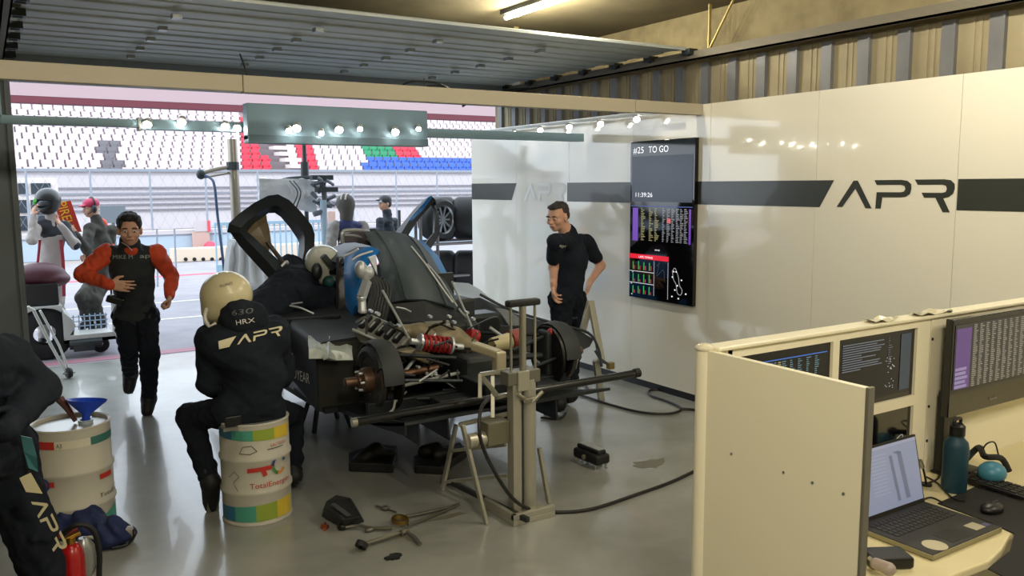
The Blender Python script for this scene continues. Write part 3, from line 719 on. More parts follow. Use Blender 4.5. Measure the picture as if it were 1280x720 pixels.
# engine cover
ec = []
for xs, y0, Y in (((455, 468, 490, 508, 522), (290, 288, 289, 293, 299), 6.5), ((464, 480, 502, 522, 538), (306, 303, 304, 309, 318), 6.3), ((473, 490, 512, 534, 552), (326, 322, 324, 330, 342), 6.0), ((480, 498, 520, 545, 566), (350, 346, 347, 354, 366), 5.75), ((488, 506, 530, 556, 578), (378, 374, 374, 380, 390), 5.6)):
    ec.append([pY(x, y, Y+(.0, -.1, -.14, -.1, .0)[i]) for i, (x, y) in enumerate(zip(xs, y0))])
MB().sheet(ec, .02).build('engine_cover', m_cover, car, smooth=True)
MB().tube([pY(534, 330, 5.85), pY(552, 352, 5.7), pY(572, 384, 5.5), pY(588, 402, 5.4)], .008).build('cover_edge_trim', m_sil, car)
MB().sheet([[pY(520, 302, 6.5), pY(528, 300, 6.6)], [pY(540, 324, 6.3), pY(548, 320, 6.4)], [pY(553, 348, 6.1), pY(560, 344, 6.2)], [pY(562, 372, 5.95), pY(568, 370, 6.0)]], .02).build('blue_edge_panel', m_blue, car, smooth=True)
MB().sheet([[pY(490, 380, 5.58), pY(530, 376, 5.46), pY(578, 391, 5.6)], [pY(497, 402, 5.5), pY(536, 402, 5.4), pY(586, 408, 5.5)], [pY(503, 420, 5.45), pY(540, 418, 5.4), pY(588, 420, 5.45)]], .02).build('cover_lower_flap', m_cdark, car)
for k in (1, 3): MB().tube([ec[i][k]+Vector((0, -.012, .004)) for i in range(len(ec))], .006, 6).build('cover_seam', m_cdark, car)
MB().tube([pY(514, 308, 6.15), pY(532, 330, 5.85), pY(550, 356, 5.6), pY(566, 378, 5.45)], .006).build('white_edge_stripe', mat('white_vinyl', '#e4e4dd', .3), car)
MB().tube([pY(495, 384, 5.4), pY(506, 386, 5.4), pY(514, 390, 5.38)], .006).build('cover_latch', m_sil, car)
cb_ = MB()
for r in ec[:1]: pass
cb_.bb((2.35, 5.62, .95), (3.2, 5.9, 1.12)); cb_.build('engine_shroud', m_cdark, car, bevel=.02)

# gullwing doors -------------------------------------------------------------
dr = MB(); D = 7.3
out = [(288, 291, 7.1), (289, 283, 7.1), (300, 272, 7.15), (318, 258, 7.2), (334, 249, 7.3), (346, 247, 7.3), (358, 253, 7.3), (372, 267, 7.3), (386, 284, 7.3), (390, 296, 7.25), (388, 316, 7.1), (384, 330, 7.0)]
inn = [(304, 292, 7.15), (304, 287, 7.15), (311, 279, 7.2), (321, 270, 7.25), (332, 262, 7.35), (344, 261, 7.35), (354, 267, 7.35), (366, 281, 7.35), (376, 296, 7.35), (379, 305, 7.3), (378, 318, 7.15), (377, 330, 7.05)]
rows = [[pY(*a), pY((a[0]+b[0])/2, (a[1]+b[1])/2, (a[2]+b[2])/2-.08), pY(*b)] for a, b in zip(out, inn)]
dr.sheet(rows, .04)
low = [[pY(288, 291, 7.1), pY(297, 286, 7.05), pY(305, 286, 7.12)], [pY(300, 308, 7.0), pY(310, 302, 6.95), pY(318, 297, 7.05)], [pY(318, 328, 6.9), pY(328, 320, 6.85), pY(336, 314, 6.95)], [pY(340, 352, 6.8), pY(350, 345, 6.75), pY(362, 338, 6.85)], [pY(362, 376, 6.7), pY(374, 370, 6.65), pY(388, 366, 6.75)]]
dr.sheet(low, .05)
dl = dr.build('gullwing_door', m_carbon, car, smooth=True)
dl['label'] = 'raised black left door with brown inner window'
MB().sheet([[pY(305, 286, 7.15), pY(318, 272, 7.22), pY(332, 263, 7.33)], [pY(312, 293, 7.1), pY(324, 283, 7.15), pY(334, 276, 7.25)], [pY(322, 303, 7.05), pY(330, 296, 7.1), pY(337, 288, 7.2)], [pY(335, 316, 7.0), pY(337, 310, 7.0), pY(339, 302, 7.1)]], .012).build('door_window', mat('tinted_brown_window', '#6d6047', .25), dl)
MB().tube([pY(334, 302, 7.0), pY(346, 318, 6.95), pY(360, 336, 6.85)], .02).build('door_seal', mat('seal_brown', '#3b332c', .5), dl)
MB().tube([pY(352, 333, 6.8), pY(358, 327, 6.8), pY(360, 330, 6.78)], .012).build('door_handle', m_sil, dl)
d2 = MB().sheet([[pY(490, 300, 7.6), pY(500, 296, 7.6), pY(506, 300, 7.6)], [pY(507, 280, 7.9), pY(512, 276, 7.9), pY(517, 281, 7.9)], [pY(520, 264, 8.1), pY(524, 260, 8.1), pY(528, 267, 8.1)], [pY(534, 250, 8.2), pY(537, 246, 8.2), pY(540, 253, 8.2)], [pY(541, 249, 8.2), pY(543, 250, 8.2), pY(544, 256, 8.2)]], .03)
d2.sheet([[pY(538, 250, 8.2), pY(544, 256, 8.2)], [pY(545, 262, 8.1), pY(549, 268, 8.1)], [pY(543, 290, 7.9), pY(549, 294, 7.9)], [pY(530, 306, 7.6), pY(538, 312, 7.6)], [pY(520, 316, 7.4), pY(528, 322, 7.4)]], .03)
d2o = d2.build('gullwing_door', m_carbon, car, smooth=True); d2o['label'] = 'raised right door seen on edge with blue rim'
MB().sheet([[pY(513, 277, 7.85), pY(517, 274, 7.85)], [pY(524, 262, 8.05), pY(529, 262, 8.05)], [pY(535, 248, 8.15), pY(540, 247, 8.15)]], .02).build('blue_rim', m_blue, d2o)

# left sidepod and panel in front of the rear wheel ------------------------------
XL = 1.84
sp = MB()
rows = []
for y, zt, zb in ((5.4, .93, .47), (5.7, .96, .55), (6.0, .99, .6), (6.5, 1.0, .6), (7.1, .98, .55)):
    rows.append([(XL, y, zb), (XL, y, (zb+zt)/2), (XL+.01, y, zt-.03), (XL+.04, y, zt), (XL+.3, y, zt+.01), (CX-.42, y, zt+.05)])
sp.sheet(rows, .02).build('left_sidepod', m_carbon, car, smooth=True)
MB().prism([(XL, 5.4, .47), (XL+.42, 5.4, .45), (XL+.44, 5.4, .86), (XL+.3, 5.4, .95), (XL, 5.4, .93)], (0, .02, 0)).build('sidepod_rear_face', mat('raw_carbon_brown', '#2b2a25', .55), car)
MB().prism([(XL+.01, 6.0, .5), (XL+.6, 6.0, .46), (XL+.6, 5.4, .46), (XL+.01, 5.42, .46)], (0, 0, .012)).build('sidepod_floor', m_carbon, car)
t = MB(); p0 = pX(352, 467, XL-.03); p1 = pX(387, 480, XL-.03); dd = (p1-p0)
letter(t, 'GOODYEAR', .105, p0, dd.normalized(), Vector((0, 0, 1)), width=dd.length); t.build('sponsor_lettering', mat('white_vinyl', '#e4e4dd', .3), car)
# open topped tray with plastic bag is part of the fairing
MB().tube([pY(345, 402, 6.2), pY(355, 400, 6.1), pY(400, 397, 6.0), pY(425, 396, 5.9)], .014).build('sidepod_strap', m_dmetal, car)
MB().tube([pY(362, 382, 6.2), pY(376, 385, 6.15), pY(392, 392, 6.1)], .007).tube([pY(364, 380, 6.2), pY(378, 378, 6.15)], .006).build('silver_catch', m_sil, car)
# right side body ------------------------------------------------------------
XR = 3.76
MB().sheet([[pY(x, y, Y) for x, y, Y in r] for r in (
    [(560, 352, 6.9), (586, 354, 7.0), (600, 362, 7.1), (610, 372, 7.1)],
    [(566, 366, 6.6), (590, 366, 6.7), (612, 374, 6.8), (622, 380, 6.8)],
    [(574, 372, 6.3), (598, 374, 6.4), (620, 384, 6.5), (632, 388, 6.5)])], .015).build('right_shoulder_panel', mat('silver_grey_panel', '#8b8f8f', .3, .4), car, smooth=True)
MB().sheet([[pY(x, y, Y) for x, y, Y in r] for r in (
    [(575, 374, 6.2), (600, 372, 6.3), (622, 382, 6.3), (650, 394, 6.2), (700, 408, 6.0)],
    [(578, 396, 6.0), (602, 395, 6.05), (626, 400, 6.0), (655, 408, 5.9), (704, 418, 5.8)],
    [(588, 418, 5.8), (608, 420, 5.8), (632, 424, 5.7), (660, 430, 5.65), (706, 432, 5.6)])], .015).build('right_sidepod', m_carbon, car, smooth=True)
MB().prism([pY(619, 385, 6.1), pY(634, 387, 6.05), pY(653, 400, 5.9), pY(652, 420, 5.75), pY(640, 412, 5.8), pY(628, 394, 6.0)], (0, .015, 0)).build('silver_vane', mat('silver_grey_panel', '#8b8f8f', .3, .4), car)
MB().sheet([[pY(652, 396, 5.75), pY(690, 404, 5.75), pY(722, 412, 5.7), pY(742, 424, 5.6)], [pY(655, 412, 5.65), pY(690, 414, 5.65), pY(716, 420, 5.6), pY(738, 432, 5.5)], [pY(656, 440, 5.55), pY(690, 436, 5.5), pY(700, 440, 5.5), pY(700, 452, 5.5)]], .015).build('right_rear_fender', m_cdark, car, smooth=True)
MB().tube([pY(600, 368, 6.3), pY(640, 388, 6.1), pY(700, 406, 5.8), pY(735, 416, 5.6), pY(748, 436, 5.45), pY(752, 458, 5.35)], .012).build('fender_lip', m_dmetal, car)
MB().sheet([[(2.3, 5.75, .5), (2.8, 5.8, .5), (3.7, 5.75, .5)], [(2.3, 5.75, .86), (2.8, 5.8, .9), (3.7, 5.75, .84)]], .02).build('bay_bulkhead', m_cdark, car)

# rear corners ------------------------------------------------------------------
def corner(X, sx, Y=4.98, Z=.75):
    h = Vector((X, Y, Z)); a = Vector((sx, 0, 0))
    MB().lathe([(.075, -.02), (.185, -.02), (.19, -.015), (.19, .015), (.185, .02), (.075, .02)], h-a*.06, a, 40).build('brake_disc', m_disc, car, smooth=True)
    hl = MB()
    for k in range(24):
        an = 2*PI*k/24; hl.cyl(h-a*.083+Vector((0, math.cos(an), math.sin(an)))*.15, h-a*.037+Vector((0, math.cos(an), math.sin(an)))*.15, .008, n=6)
    hl.build('disc_drilling', m_black, car)
    MB().lathe([(0, -.07), (.08, -.07), (.085, -.02), (.075, .02), (.045, .035), (.045, .05), (.03, .055), (.03, .13), (.018, .135), (0, .135)], h, a, 28).build('wheel_hub', mat('hub_bronze', '#6f5747', .4, .7), car, smooth=True)
    st_ = MB()
    for k in range(6):
        an = 2*PI*k/6; c = h+Vector((0, math.cos(an), math.sin(an)))*.062; MB().cyl(c-a*.02, c+a*.05, .008, n=8).build('wheel_stud', m_sil, car)
    cal = MB(); pts = []
    for k in range(9): an = PI*.12+k*PI*.09; pts.append(h-a*.06+Vector((0, math.cos(an)*.185, math.sin(an)*.185)))
    cal.tube(pts, .042, 8); cal.build('brake_caliper', m_cdark, car, smooth=True)
    duct = MB(); rows = []
    for k in range(15):
        an = -PI*.22+k*PI*1.22/14; rows.append([h-a*.17+Vector((0, math.cos(an)*.235, math.sin(an)*.235)), h-a*.10+Vector((0, math.cos(an)*.25, math.sin(an)*.25)), h-a*.04+Vector((0, math.cos(an)*.235, math.sin(an)*.235))])
    duct.sheet(rows, .01).build('brake_duct_ring', m_cdark, car, smooth=True)
    MB().lathe([(.03, -.02), (.215, -.02), (.22, 0), (.03, 0)], h-a*.17, a, 32).build('upright', mat('upright_black', '#1d1d1b', .45, .3), car, smooth=True)
    MB().box(h-a*.18, (.1, .14, .38)).build('upright_body', m_cdark, car, bevel=.02)
HL, HR = 2.0, 3.62
corner(HL, -1); corner(HR, 1)
# engine and gearbox ------------------------------------------------------------
gb = MB(); gb.bb((2.66, 4.8, .60), (2.94, 5.5, .84)); gb.bb((2.55, 5.3, .58), (3.05, 5.8, 1.0)); gb.build('gearbox', m_cdark, car, bevel=.03)
soft('bellhousing', [rc((2.52, 5.2, .98), (2.72, 5.1, .93), .07, .09), rc((2.72, 5.1, .93), (2.86, 5.05, .85), .08, .06), rc((2.40, 5.25, 1.0), (2.52, 5.2, .98), .04, .06)], m_beige, car, .012, .003)
MB().prism([pY(500, 440, 5.0), pY(520, 436, 5.0), pY(550, 446, 5.0), pY(538, 456, 5.0), pY(528, 453, 5.0)], (0, .1, 0)).build('gearbox_shield', m_beige, car, bevel=.01)
# cylinder head with coil covers
hb_ = MB(); A = pY(453, 408, 5.45); B = pY(508, 432, 5.2); C_ = pY(485, 400, 5.6)
up = Vector((-.35, -.3, .9)).normalized()
hb_.beam(A, B, .2, .09, up=up).build('cylinder_head', m_cast, car, bevel=.015)
dv = (B-A); cv_ = MB(); sdv = dv.normalized().cross(up)
for k in range(5):
    c = A+dv*(.12+k*.19)+up*.06; cv_.beam(c-sdv*.07, c+sdv*.07, .04, .03, up=up)
cv_.build('coil_pack', m_black, car, bevel=.005)
hr = MB(); hr.tube([A-sdv*.11+up*.02, B-sdv*.11+up*.02], .012).tube([A+sdv*.11+up*.05, B+sdv*.11+up*.05], .01)
for k in range(5): c = A+dv*(.12+k*.19)+up*.075; hr.beam(c-sdv*.02, c+sdv*.05, .01, .012, up=up)
hr.build('fuel_rail', m_sil, car)
# silver header tank, pipes on the left of the cover
soft('header_tank', [el(pY(451, 337, 5.6), (.045, .045, .065)), el(pY(461, 341, 5.6), (.04, .045, .05)), rc(pY(456, 346, 5.6), pY(462, 356, 5.58), .03, .02)], m_sil, car, .01)
MB().prism([pY(461, 322, 5.75), pY(470, 319, 5.75), pY(472, 344, 5.7), pY(470, 340, 5.7)], (0, .03, 0)).build('heat_shield', m_sil, car)
MB().beam(pY(459, 351, 5.5), pY(452, 372, 5.45), .05, .05).cyl(pY(452, 372, 5.45), pY(453, 390, 5.42), .03).build('alloy_pipe', m_sil, car, smooth=True)
MB().lathe([(.02, 0), (.032, 0), (.032, .014), (.02, .014)], pY(453, 390, 5.42), (0, -.2, 1)).lathe([(.02, 0), (.032, 0), (.032, .014), (.02, .014)], pY(452, 374, 5.43), (0, -.2, 1)).build('pipe_clamp', m_sil, car)
pp = MB(); rr_ = random.Random(21)
for k in range(7): x = 458+k*4; pp.tube([pY(x, 340+k*2, 5.6), pY(x+6, 362, 5.55), pY(x+2, 384, 5.5), pY(x-2, 404, 5.5)], .012+.008*rr_.random())
pp.build('coolant_pipe', m_cdark, car, smooth=True)
for k in range(60):
    c = pY(rr_.uniform(455, 600), rr_.uniform(408, 480), rr_.uniform(5.1, 5.5)); dk = MB()
    if k % 3: dk.box(c, (rr_.uniform(.03, .08), rr_.uniform(.03, .08), rr_.uniform(.02, .06)), Matrix.Rotation(rr_.uniform(0, 3), 3, 'Z'))
    else: dk.cyl(c, c+Vector((rr_.uniform(-.06, .06), -.03, rr_.uniform(-.05, .05))), rr_.uniform(.012, .03), n=12)
    dk.build('engine_ancillary', [mat('engine_dark_parts', '#20262a', .4, .4, var=.4, vscale=7), m_cdark, mat('engine_grey_parts', '#4c5254', .4, .5)][k % 3 if k % 5 else 2], car, bevel=.005)
for k in range(16):
    a = pY(rr_.uniform(490, 600), rr_.uniform(428, 505), rr_.uniform(4.75, 5.0)); b = a+Vector((rr_.uniform(-.22, .22), rr_.uniform(0, .1), rr_.uniform(-.08, .12)))
    MB().cyl(a, b, rr_.uniform(.005, .011), n=8).build('linkage_rod', [m_sil, m_dmetal, m_cdark, m_cast][k % 4], car)
MB().bb((2.2, 5.55, .55), (3.4, 5.8, 1.0)).build('engine_block', mat('engine_dark_parts', '#20262a', .4, .4), car, bevel=.03)
for k in range(3):
    hs = MB()
    for q in range(9):
        hs = MB(); a = pY(rr_.uniform(445, 610), rr_.uniform(400, 485), rr_.uniform(4.9, 5.4)); b = a+Vector((rr_.uniform(-.3, .3), rr_.uniform(-.15, .15), rr_.uniform(-.2, .15)))
        hs.tube([a, (a+b)/2+Vector((rr_.uniform(-.08, .08), rr_.uniform(-.08, .05), rr_.uniform(-.05, .1))), b], .006+.004*rr_.random(), n=6)
        hs.build('hose', [m_rub, m_dmetal, mat('braided_hose', '#6a6d6b', .4, .7)][k], car, smooth=True)
# bright fittings
for x, y in ((462, 388), (470, 391), (497, 406), (521, 458), (531, 466), (537, 468), (542, 465), (505, 467), (471, 392), (560, 395), (566, 402), (582, 390), (590, 398), (536, 395), (548, 470), (602, 455)):
    MB().cyl(pY(x, y, 5.0), pY(x+3, y+1, 4.95), .011, n=8).build('fitting', m_sil, car)
# rods and struts
st2 = MB()
st2.tube([pY(478, 363, 5.45), pY(512, 424, 5.1)], .009).tube([pY(565, 352, 5.6), pY(592, 414, 5.2)], .009).build('brace_rod', m_sil, car)
# red coil-over across the gearbox
sp_ = MB(); a = pY(527, 428, 5.0); b = pY(562, 432, 4.98); d = (b-a); xx, yy_, dn = frame(d); pts = []
for k in range(85): tt = k/84; an = 2*PI*6*tt; pts.append(a+d*tt+(xx*math.cos(an)+yy_*math.sin(an))*.05)
sp_.tube(pts, .011, 6, smooth=False).build('coil_spring', m_spring, car, smooth=True)
MB().cyl(a-dn*.08, b+dn*.1, .022).lathe([(.02, 0), (.06, 0), (.06, .015), (.02, .015)], a-dn*.02, dn).lathe([(.02, 0), (.06, 0), (.06, .015), (.02, .015)], b, dn).build('damper', m_sil, car, smooth=True)
MB().cyl(pY(585, 418, 5.1), pY(596, 421, 5.1), .05).build('red_canister', m_spring, car, smooth=True)
MB().cyl(pY(530, 410, 5.2), pY(560, 408, 5.2), .045).build('starter_motor', m_cast, car, smooth=True)
MB().cyl(pY(615, 432, 5.0), pY(637, 426, 5.0), .055, .06, 20).build('filter_canister', mat('cream_paint', '#c3b98d', .4), car, smooth=True)
MB().cyl(pY(638, 425, 5.0), pY(650, 422, 5.0), .07, n=20).build('canister_cap', mat('dull_red', '#8c3a30', .5), car, smooth=True)
# suspension arms
for sx, hx in ((-1, HL), (1, HR)):
    h = Vector((hx-sx*.18, 4.98, .75)); inx = CX+sx*.22
    MB().tube([h+Vector((0, 0, .15)), (inx, 4.8, .86)], .014).tube([h+Vector((0, 0, .15)), (inx, 5.4, .9)], .014).build('upper_wishbone', m_carbon, car)
    MB().tube([h+Vector((0, 0, -.15)), (inx, 4.75, .6)], .016).tube([h+Vector((0, 0, -.15)), (inx, 5.5, .6)], .016).build('lower_wishbone', m_carbon, car)
    MB().tube([h+Vector((0, .02, -.1)), (inx, 5.1, .98)], .012).build('push_rod', m_sil, car)
    MB().tube([h, (inx+sx*.05, 4.98, .77)], .024).build('drive_shaft', m_brown if sx < 0 else m_dmetal, car, smooth=True)
    MB().tube([h+Vector((0, -.12, .0)), (inx, 4.72, .72)], .011).build('toe_link', m_dmetal, car)
    MB().ell(h+Vector((0, -.05, .18)), (.03, .03, .03)).build('red_rod_end', m_spring, car, smooth=True)
MB().bb((2.35, 4.6, .58), (3.3, 4.75, .64)).bb((2.6, 4.45, .62), (3.0, 4.8, .74)).build('crash_structure', m_carbon, car, bevel=.01)
MB().tube([pY(488, 486, 4.9), pY(530, 476, 4.9), pY(574, 466, 4.9)], .012).tube([pY(480, 520, 4.7), pY(491, 512, 4.7), pY(494, 500, 4.7)], .008).build('white_cable_tie', mat('tie_grey', '#9a9c98', .5), car)
# rear floor edge (dark band above the strakes)
MB().sheet([[(1.95, 4.95, .5), (2.4, 4.9, .5), (3.3, 4.9, .5), (3.6, 4.95, .5)], [(1.95, 5.42, .46), (2.4, 5.42, .46), (3.3, 5.42, .46), (3.6, 5.42, .46)]], .03).build('rear_floor', m_carbon, car)
MB().bb((1.98, 4.88, .5), (3.58, 4.93, .62)).build('rear_cross_beam', m_carbon, car, bevel=.01)
# clear plastic bag on the pod
pl = MB(); rows = []; rr_ = random.Random(4)
for yv, Y in ((421, 5.62), (428, 5.42), (437, 5.30), (449, 5.27)):
    rows.append([pY(x+rr_.uniform(-1.5, 1.5), yv+rr_.uniform(-2, 2)+(x-392)*(.05), Y) for x in (386, 395, 404, 413, 422, 431, 440)])
pl.sheet([[pY(405, 424, 5.5), pY(412, 420, 5.5), pY(419, 422, 5.5)], [pY(406, 434, 5.36), pY(411, 430, 5.34), pY(417, 434, 5.36)], [pY(404, 449, 5.24), pY(411, 447, 5.22), pY(420, 450, 5.25)]], .01)
tag(pl.sheet(rows, .01).build('plastic_bag', mat('bag_plastic', '#a9b3ae', .25, bump=.5, bscale=10), smooth=False), 'crumpled translucent plastic bag lying on the left sidepod', 'bag')
# stands under the car
def car_stand(x, y, lab):
    t = thing('support_stand', lab, 'stand', (x, y, 0), 'car support stands')
    for a, b in ((-1, -1), (-1, 1), (1, -1), (1, 1)): MB().beam((x+a*.16, y+b*.16, 0), (x+a*.05, y+b*.05, .42), .03, .03).build('leg', m_dmetal, t)
    MB().bb((x-.08, y-.08, .42), (x+.08, y+.08, .455)).build('pad', m_rub, t)
car_stand(2.3, 6.6, 'dark steel stand under the left middle of the car floor')
car_stand(3.3, 6.6, 'dark steel stand under the right middle of the car floor')
# ================================================================== ITEMS IN THE BAY
# lifting jack tower ----------------------------------------------------------
m_jk = mat('jack_grey_paint', '#b0ae9f', .35, .5)
jk = thing('lifting_jack', 'tall grey two-column pneumatic jack standing behind the car', 'jack', (2.64, 4.12, 0))
JY = 4.12
MB().bb((2.50, JY-.15, .0), (2.80, JY+.2, .035)).bb((2.50, JY-.15, .035), (2.53, JY+.2, .07)).bb((2.50, JY-.15, .035), (2.80, JY-.12, .07)).build('base_frame', m_jk, jk, bevel=.004)
MB().cyl((2.70, JY, .035), (2.70, JY, .84), .05, n=24).build('cylinder', m_jk, jk, smooth=True)
MB().bb((2.575, JY-.035, .035), (2.635, JY+.035, .84)).build('column', m_jk, jk, bevel=.004)
MB().bb((2.637, JY-.03, .04), (2.65, JY+.03, .8)).build('dark_groove', m_dmetal, jk)
MB().bb((2.535, JY-.045, .82), (2.765, JY+.05, .90)).build('top_clamp', mat('clamp_grey', '#77756a', .4, .5), jk, bevel=.006)
MB().cyl((2.66, JY-.01, .9), (2.66, JY-.01, 1.3), .021).build('centre_rod', m_alu, jk, smooth=True)
for x in (2.578, 2.748): MB().cyl((x, JY-.01, .86), (x, JY-.01, 1.3), .0085).build('guide_rod', m_alu, jk, smooth=True)
MB().bb((2.55, JY-.04, 1.285), (2.775, JY+.02, 1.325)).build('lifting_head', m_rub, jk, bevel=.012)
MB().bb((2.60, JY-.055, .78), (2.68, JY-.04, .9)).build('front_plate', m_jk, jk, bevel=.003)
v = MB(); v.cyl((2.64, JY-.05, .72), (2.7, JY-.1, .74), .018).cyl((2.6, JY-.05, .76), (2.62, JY-.1, .74), .014).cyl((2.67, JY-.1, .72), (2.73, JY-.12, .78), .012); v.build('air_valve', m_alu, jk, smooth=True)
# beige bracket and bracing frame on the left of the tower
a = pY(592, 432, 4.5); b = pY(624, 443, 4.35); c = pY(624, 468, 4.35)
MB().beam(a, b, .08, .05).beam(b+Vector((0, 0, .02)), c, .075, .06).build('bracket_arm', mat('bracket_beige', '#b0a88c', .4, .3), jk, bevel=.01)
fr = MB()
for p, q in (((600, 468), (640, 462)), ((600, 468), (600, 498)), ((602, 470), (622, 495)), ((616, 498), (640, 492)), ((612, 522), (640, 517)), ((616, 465), (616, 522))): fr.beam(pY(p[0], p[1], 4.3), pY(q[0], q[1], 4.22), .022, .022)
fr.build('brace_frame', m_jk, jk)
MB().bb((2.42, JY+.0, .46), (2.575, JY+.12, .60)).build('valve_box', mat('box_olive', '#6f6c58', .45, .2), jk, bevel=.006)
for k, xx in enumerate((2.31, 2.37)): MB().cyl((xx, JY+.05, .5), (xx+.05, JY+.05, .5), .045).build('roller', m_jk, jk, smooth=True)
MB().beam(pY(674, 560, JY+.02), pZ(686, 629, .02), .02, .03).build('outrigger', m_jk, jk)
# bar carried by the jack
bar = MB(); p, q = pY(442, 528, 4.52), pY(797, 466, 4.30)
bar.cyl(p, q, .026, n=18)
bo = thing('lifting_bar', 'long black tubular bar lying across the jack behind the car', 'bar', tuple((p+q)/2))
bar.build('tube', mat('bar_black', '#17191a', .3, .3, coat=.4), bo, smooth=True)
dn = (q-p).normalized(); MB().cyl(q-dn*.03, q+dn*.012, .032, n=18).build('end_cap', m_rub, bo); MB().cyl(p-dn*.012, p+dn*.02, .028, n=18).build('end_ring', m_alu, bo)
# trestle left of the jack
ts = thing('trestle', 'light metal a-frame trestle left of the jack tower', 'trestle', (2.45, 4.4, 0))
f1 = pZ(608, 655, 0); f2 = pZ(553, 612, 0); ta = pY(578, 531, f1.y+.1); tb = pY(570, 531, f2.y-.05); te = pY(636, 517, 4.2)
for a, b in ((ta, f1), (tb, f2)): MB().beam(a, b, .035, .02, up=(1, 0, 0)).build('leg', m_jk, ts, bevel=.003)
MB().beam((ta+tb)/2, te, .03, .025).build('top_rail', m_jk, ts, bevel=.003)
MB().beam(f2+(tb-f2)*.12, pY(634, 594, 4.25), .02, .02).beam(f2+(tb-f2)*.6, pY(632, 556, 4.25), .02, .02).build('side_rail', m_jk, ts)
MB().beam(f2+Vector((.03, 0, .06)), pZ(660, 650, .05), .025, .03).build('foot_rail', m_dmetal, ts)
# small trestle by the wall
t2 = thing('trestle', 'grey a-frame stand against the white wall beside the standing man', 'trestle', (4.5, 5.85, 0))
apx = pY(738, 376, 6.0)
for (x, y, Y) in ((716, 460, 6.05), (753, 455, 5.85)): 
    g_ = pY(x, y, Y); MB().beam(apx, apx+(g_-apx)*1.0+Vector((0, 0, 0)), .06, .035, up=(0, 1, 0)).build('leg', m_jk, t2, bevel=.004)
f_ = pZ(752, 502, 0); MB().beam(pY(745, 450, 5.9), f_, .06, .035, up=(0, 1, 0)).build('leg', m_jk, t2, bevel=.004)
MB().tube([pY(744, 438, 5.7), pY(752, 450, 5.65), pY(762, 456, 5.6)], .014).build('hook_arm', m_dmetal, t2); MB().box(pY(763, 457, 5.6), (.06, .05, .06)).build('hook_block', mat('brass_block', '#8d7c4a', .4, .6), t2, bevel=.005)

# drums ------------------------------------------------------------------------
m_drum = mat('drum_cream', '#bdbaad', .4, coat=.2)
def drum(c, lab, yaw, r=.203, H=.62):
    t = thing('oil_drum', lab, 'drum', c, 'cream lubricant drums'); c = Vector(c)
    pr = [(0, .012), (r-.01, .012), (r, 0), (r+.004, .008), (r, .02)]
    for z in (.2, .4): pr += [(r, z-.022), (r+.009, z-.008), (r+.009, z+.008), (r, z+.022)]
    pr += [(r, H-.02), (r+.005, H-.006), (r, H), (r-.012, H-.004), (r-.014, H-.022), (0, H-.022)]
    MB().lathe(pr, c, (0, 0, 1), 56).build('shell', m_drum, t, smooth=True)
    MB().lathe([(r-.014, H-.0215), (0, H-.0215)], c, (0, 0, 1), 40).build('lid', mat('lid_grey', '#a9aba6', .25, .4), t)
    MB().lathe([(0, 0), (.03, 0), (.03, .015), (0, .015)], c+Vector((.09, .06, H-.02)), (0, 0, 1)).build('bung_cap', m_metal, t)
    R1 = r+.0045
    def wrap(x, y, rad=R1): a = yaw+x/R1; return c+Vector((math.cos(a)*rad, math.sin(a)*rad, y))
    def band(name, m, x0, x1, fz0, fz1, rad=R1-.002):
        mb = MB(); n = max(3, int((x1-x0)/.015)); vs = []
        for i in range(n+1): x = x0+(x1-x0)*i/n; vs += [wrap(x, fz0(x), rad), wrap(x, fz1(x), rad)]
        mb.add(vs, [(2*i, 2*i+2, 2*i+3, 2*i+1) for i in range(n)]); return mb.build(name, m, t, smooth=True)
    return t, wrap, band
vd = math.atan2(-4.97, -1.27)
g_b = mat('label_blue', '#2f6f92', .4); g_t = mat('label_teal', '#4a9a86', .4); g_g = mat('label_green', '#8ea23a', .4); g_y = mat('label_yellow', '#d0b53a', .4)
m_tr = mat('label_red', '#b8322c', .4); m_ink = mat('label_ink', '#4a4a44', .5)
